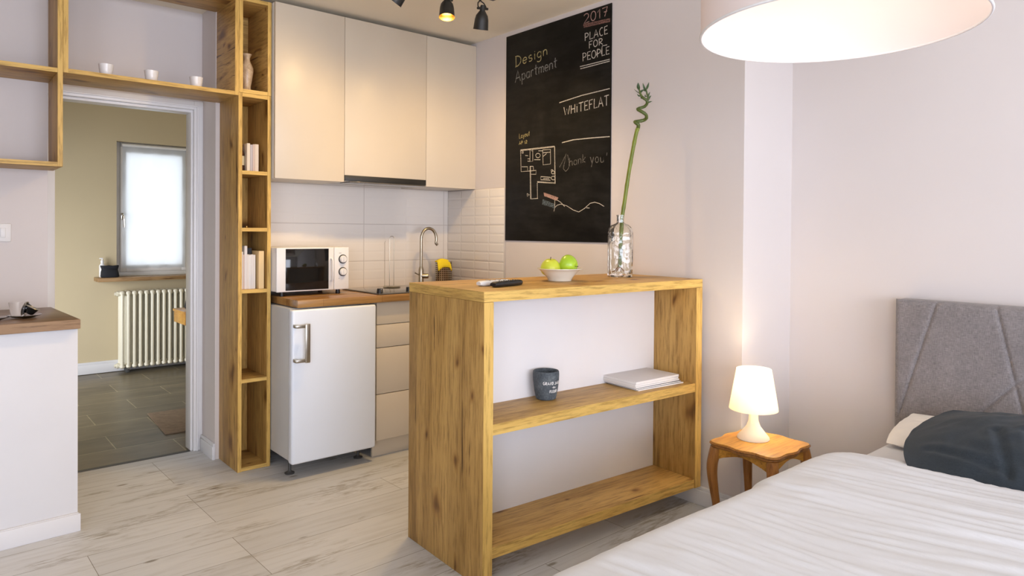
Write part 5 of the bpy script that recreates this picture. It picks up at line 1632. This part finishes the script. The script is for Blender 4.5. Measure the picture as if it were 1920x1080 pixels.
NUh, NVh = 330, 150
y0h, y1h, z0h, z1h = 1.128, -0.585, 0.12, 0.984
pts = []
for i in range(NUh):
    for j in range(NVh):
        y = y0h + (y1h - y0h) * i / (NUh - 1)
        z = z0h + (z1h - z0h) * j / (NVh - 1)
        e = min(abs(y - y0h), abs(y - y1h), abs(z - z1h))
        rnd = 0.022
        dep = 0.0 if e >= rnd else rnd - math.sqrt(max(0, rnd * rnd - (rnd - e) ** 2))
        g_ = 0.0
        for a, b_ in SEAMS:
            dd_ = segd((y, z), a, b_)
            if dd_ < 0.03:
                g_ = max(g_, 0.006 * math.exp(-(dd_ / 0.0042) ** 2) + 0.0022 * math.exp(-(dd_ / 0.014) ** 2))
        pts.append(Vector((3.03 + dep + g_, y, z)) - O)
w = MB().grid(pts, NUh, NVh)
w.build('headboard', 'headboard', bed, angle=60)
MB().box(0.022, 0.105, -1.71 + 0.0, 0.0025, 0.0, 0.983, bev=0.012).build('headboard_back', 'headboard', bed)
MB().box(1.03 - 3.03, 0.0, -0.53 - 1.125, 1.075 - 1.125, 0.06, 0.26, bev=0.02, seg=3).build('base', 'bed_fabric', bed)
mt_ = MB().box(1.03 - 3.03, -0.004, -0.53 - 1.125, 1.080 - 1.125, 0.26, 0.452, bev=0.045, seg=5).build('mattress', 'sheet', bed)
for x in (1.12, 2.92):
    for y in (-0.45, 0.98):
        MB().lathe([(0, 0), (0.025, 0), (0.03, 0.065), (0, 0.065)], 16, c=(x - 3.03, y - 1.125, 0)).build('leg', 'dark_grey', bed)

# duvet: draped sheet with cross folds
NXd, NSd = 210, 190
pts = []
TOP = 0.530


def duv(x, s):
    # s runs from the far side (0) across the top to the hem on the near side
    far, edge = -0.62, 1.005
    flat_len = edge - far
    rad_e = 0.085
    arc_l = rad_e * PI / 2
    drop = 0.25
    tot = flat_len + arc_l + drop
    d_ = s * tot
    if d_ < flat_len:
        y, z, ny, nz = far + d_, TOP, 0, 1
    elif d_ < flat_len + arc_l:
        a = (d_ - flat_len) / rad_e
        y, z = edge + rad_e * math.sin(a), TOP - rad_e + rad_e * math.cos(a)
        ny, nz = math.sin(a), math.cos(a)
    else:
        y, z = edge + rad_e, TOP - rad_e - (d_ - flat_len - arc_l)
        ny, nz = 1, 0
    qd = 1.0 - 0.85 * max(0.0, min(1.0, (d_ - flat_len + 0.10) / 0.12))
    wx = 0.06 * noise.noise(Vector((x * 1.6, y * 1.8, 0.3)))
    h_ = 0.0
    # long soft folds running across the bed
    h_ += qd * 0.0070 * noise.noise(Vector(((x + wx + 0.10 * y) * 15.0, y * 1.7, 1.0)))
    h_ += qd * 0.0060 * (1 - abs(noise.noise(Vector(((x + wx + 0.16 * y) * 27.0, y * 2.2, 4.0)))) * 2)
    h_ += qd * 0.0032 * noise.noise(Vector(((x + 0.2 * y) * 62.0, y * 5.0, 8.0)))
    h_ += 0.020 * noise.noise(Vector((x * 1.7, y * 1.7, 12.0)))
    # turned-back seam
    xs = 1.875 + 0.012 * math.sin(y * 5)
    ds = x + 0.03 * (y - 0.7) - xs
    h_ += 0.010 / (1 + math.exp(-ds / 0.006)) - 0.004 * math.exp(-(ds / 0.008) ** 2)
    # puffed edge at the near side, lower towards the pillows
    h_ += 0.008 * math.exp(-((x - 2.0) / 0.30) ** 2) * math.exp(-((y - 0.98) / 0.22) ** 2)
    h_ -= 0.055 * max(0, (x - 2.15) / 0.3) ** 2 * (0.3 + 0.7 * max(0, min(1, (y - 0.3) / 0.6)))
    return Vector((x, y + ny * h_, z + nz * h_))


for i in range(NXd):
    u = i / (NXd - 1)
    x = 0.90 + (2.52 - 0.90) * u
    for j in range(NSd):
        p_ = duv(x, j / (NSd - 1))
        fold = 0.0
        if u > 0.97:
            p_.z -= 0.03 * ((u - 0.97) / 0.03) ** 2
        if u < 0.05:
            p_.z -= 0.10 * ((0.05 - u) / 0.05) ** 2
        pts.append(p_)
dv_ = MB().grid(pts, NXd, NSd).build('duvet', 'sheet', angle=80)
sd_ = dv_.modifiers.new('thick', 'SOLIDIFY'); sd_.thickness = 0.012; sd_.offset = -1
tag(dv_, 'rumpled white duvet spread over the bed', 'duvet')


def pillow(name, label, mat, loc, yaw, tilt, L, W, T, wr, seed, rnd=0.2, ex=0.6, creases=()):
    n1, n2 = 96, 68
    vs2, fs = [], []
    idx = {}
    for side in (1, -1):
        for i in range(n1):
            for j in range(n2):
                u, v_ = -1 + 2 * i / (n1 - 1), -1 + 2 * j / (n2 - 1)
                k = max(0.0, (1 - abs(u) ** 2.3)) ** ex * max(0.0, (1 - abs(v_) ** 2.3)) ** ex
                x = u * L / 2 * math.sqrt(1 - rnd * v_ * v_)
                y = v_ * W / 2 * math.sqrt(1 - rnd * u * u)
                h_ = T / 2 * k
                ed_ = abs(u) ** 6 + abs(v_) ** 6
                wrk = wr * (noise.noise(Vector((u * 2.3 + v_ * 3.5, v_ * 1.2 - u, seed))) + 0.7 * (1 - 2 * abs(noise.noise(Vector((u * 4.2 - v_ * 2, v_ * 2.0, seed + 5))))) + 0.4 * noise.noise(Vector((u * 9, v_ * 7, seed + 9)))) * min(1, k * 2)
                z = side * (h_ + wrk)
                for (ua, va, ub, vb, dep_) in creases:
                    dc = segd((u * L / 2, v_ * W / 2), (ua, va), (ub, vb))
                    z -= side * dep_ * (math.exp(-(dc / 0.012) ** 2) - 0.4 * math.exp(-((dc - 0.026) / 0.014) ** 2)) * min(1, k * 3)
                border = i in (0, n1 - 1) or j in (0, n2 - 1)
                if border and side == -1:
                    idx[(side, i, j)] = idx[(1, i, j)]
                    continue
                if border:
                    z = 0.004 * noise.noise(Vector((u * 5, v_ * 5, seed)))
                vs2.append((x, y, z)); idx[(side, i, j)] = len(vs2) - 1
    for side in (1, -1):
        for i in range(n1 - 1):
            for j in range(n2 - 1):
                q = (idx[(side, i, j)], idx[(side, i + 1, j)], idx[(side, i + 1, j + 1)], idx[(side, i, j + 1)])
                fs.append(q if side == 1 else q[::-1])
    w = MB()
    xf = Matrix.Rotation(yaw, 4, 'Z') @ Matrix.Rotation(tilt, 4, 'X')
    w._add(vs2, fs, 0, xf)
    o = w.build(name, mat, loc=loc, angle=80)
    tag(o, label, 'pillow')
    return o


# long side of each pillow runs across the bed (local x along -y)
pillow('pillow', 'white pillow lying under the dark pillow by the headboard', 'pillow_white', (2.872, 0.675, 0.502), R(-90), R(14), 0.77, 0.29, 0.085, 0.005, 3.0, 0.10)
pillow('pillow', 'dark slate-blue pillow leaning over the white one', 'pillow_dark', (2.60, 0.495, 0.566), R(-88), R(13), 0.82, 0.56, 0.190, 0.0050, 21.0, 0.30, ex=1.15, creases=((-0.09, -0.22, -0.15, -0.03, 0.007), (0.00, -0.24, -0.07, -0.02, 0.008), (-0.33, -0.15, -0.10, -0.21, 0.006), (0.12, -0.2, 0.08, 0.05, 0.008)))

# ------------------------------------------------------------------ pendant drum lamp above the bed
PX, PY, PZ, PRd = 1.710, 0.780, 1.750, 0.320
pd = thing('pendant_lamp', 'large white drum pendant lamp hanging above the bed', 'pendant lamp', (PX, PY, PZ))
MB().lathe([(PRd, 0.0), (PRd, 0.30), (PRd - 0.0022, 0.30), (PRd - 0.0022, 0.0), (PRd, 0.0)], 96).build('shade', 'shade', pd)
w = MB()
for z in (0.003, 0.297):
    w.tube([((PRd + 0.0004) * math.cos(2 * PI * i / 96), (PRd + 0.0004) * math.sin(2 * PI * i / 96), z) for i in range(97)], 0.0032, 8)
w.build('rim', 'white_plastic', pd)
aS = math.atan2(0.9, -0.42)
w = MB()
for i in range(3):
    a = i * 2 * PI / 3 + 0.5
    w.tube([(0.03 * math.cos(a), 0.03 * math.sin(a), 0.27), ((PRd - 0.003) * math.cos(a), (PRd - 0.003) * math.sin(a), 0.296)], 0.002, 6)
w.build('spider', 'white_plastic', pd)
w = MB().lathe([(0, 0.215), (0.018, 0.217), (0.024, 0.235), (0.024, 0.29), (0.012, 0.30), (0, 0.30)], 20)
w.build('lamp_holder', 'white_plastic', pd)
MB().lathe([(0, 0.120), (0.020, 0.124), (0.034, 0.145), (0.036, 0.165), (0.028, 0.190), (0.016, 0.214), (0, 0.216)], 28).build('bulb', 'bulb_soft', pd)
MB().tube([(0, 0, 0.30), (0, 0, HC - PZ - 0.02)], 0.003, 8).build('cord', 'white_plastic', pd)
MB().lathe([(0, HC - PZ - 0.035), (0.045, HC - PZ - 0.030), (0.05, HC - PZ - 0.0005), (0, HC - PZ - 0.0005)], 28).build('ceiling_rose', 'white_plastic', pd)
for a in (0.4, 2.5, 4.6):
    lamp('pendant_light', 'POINT', (PX + 0.10 * math.cos(a), PY + 0.10 * math.sin(a), PZ + 0.165), 0.85, (1.0, 0.88, 0.78), 0.04)
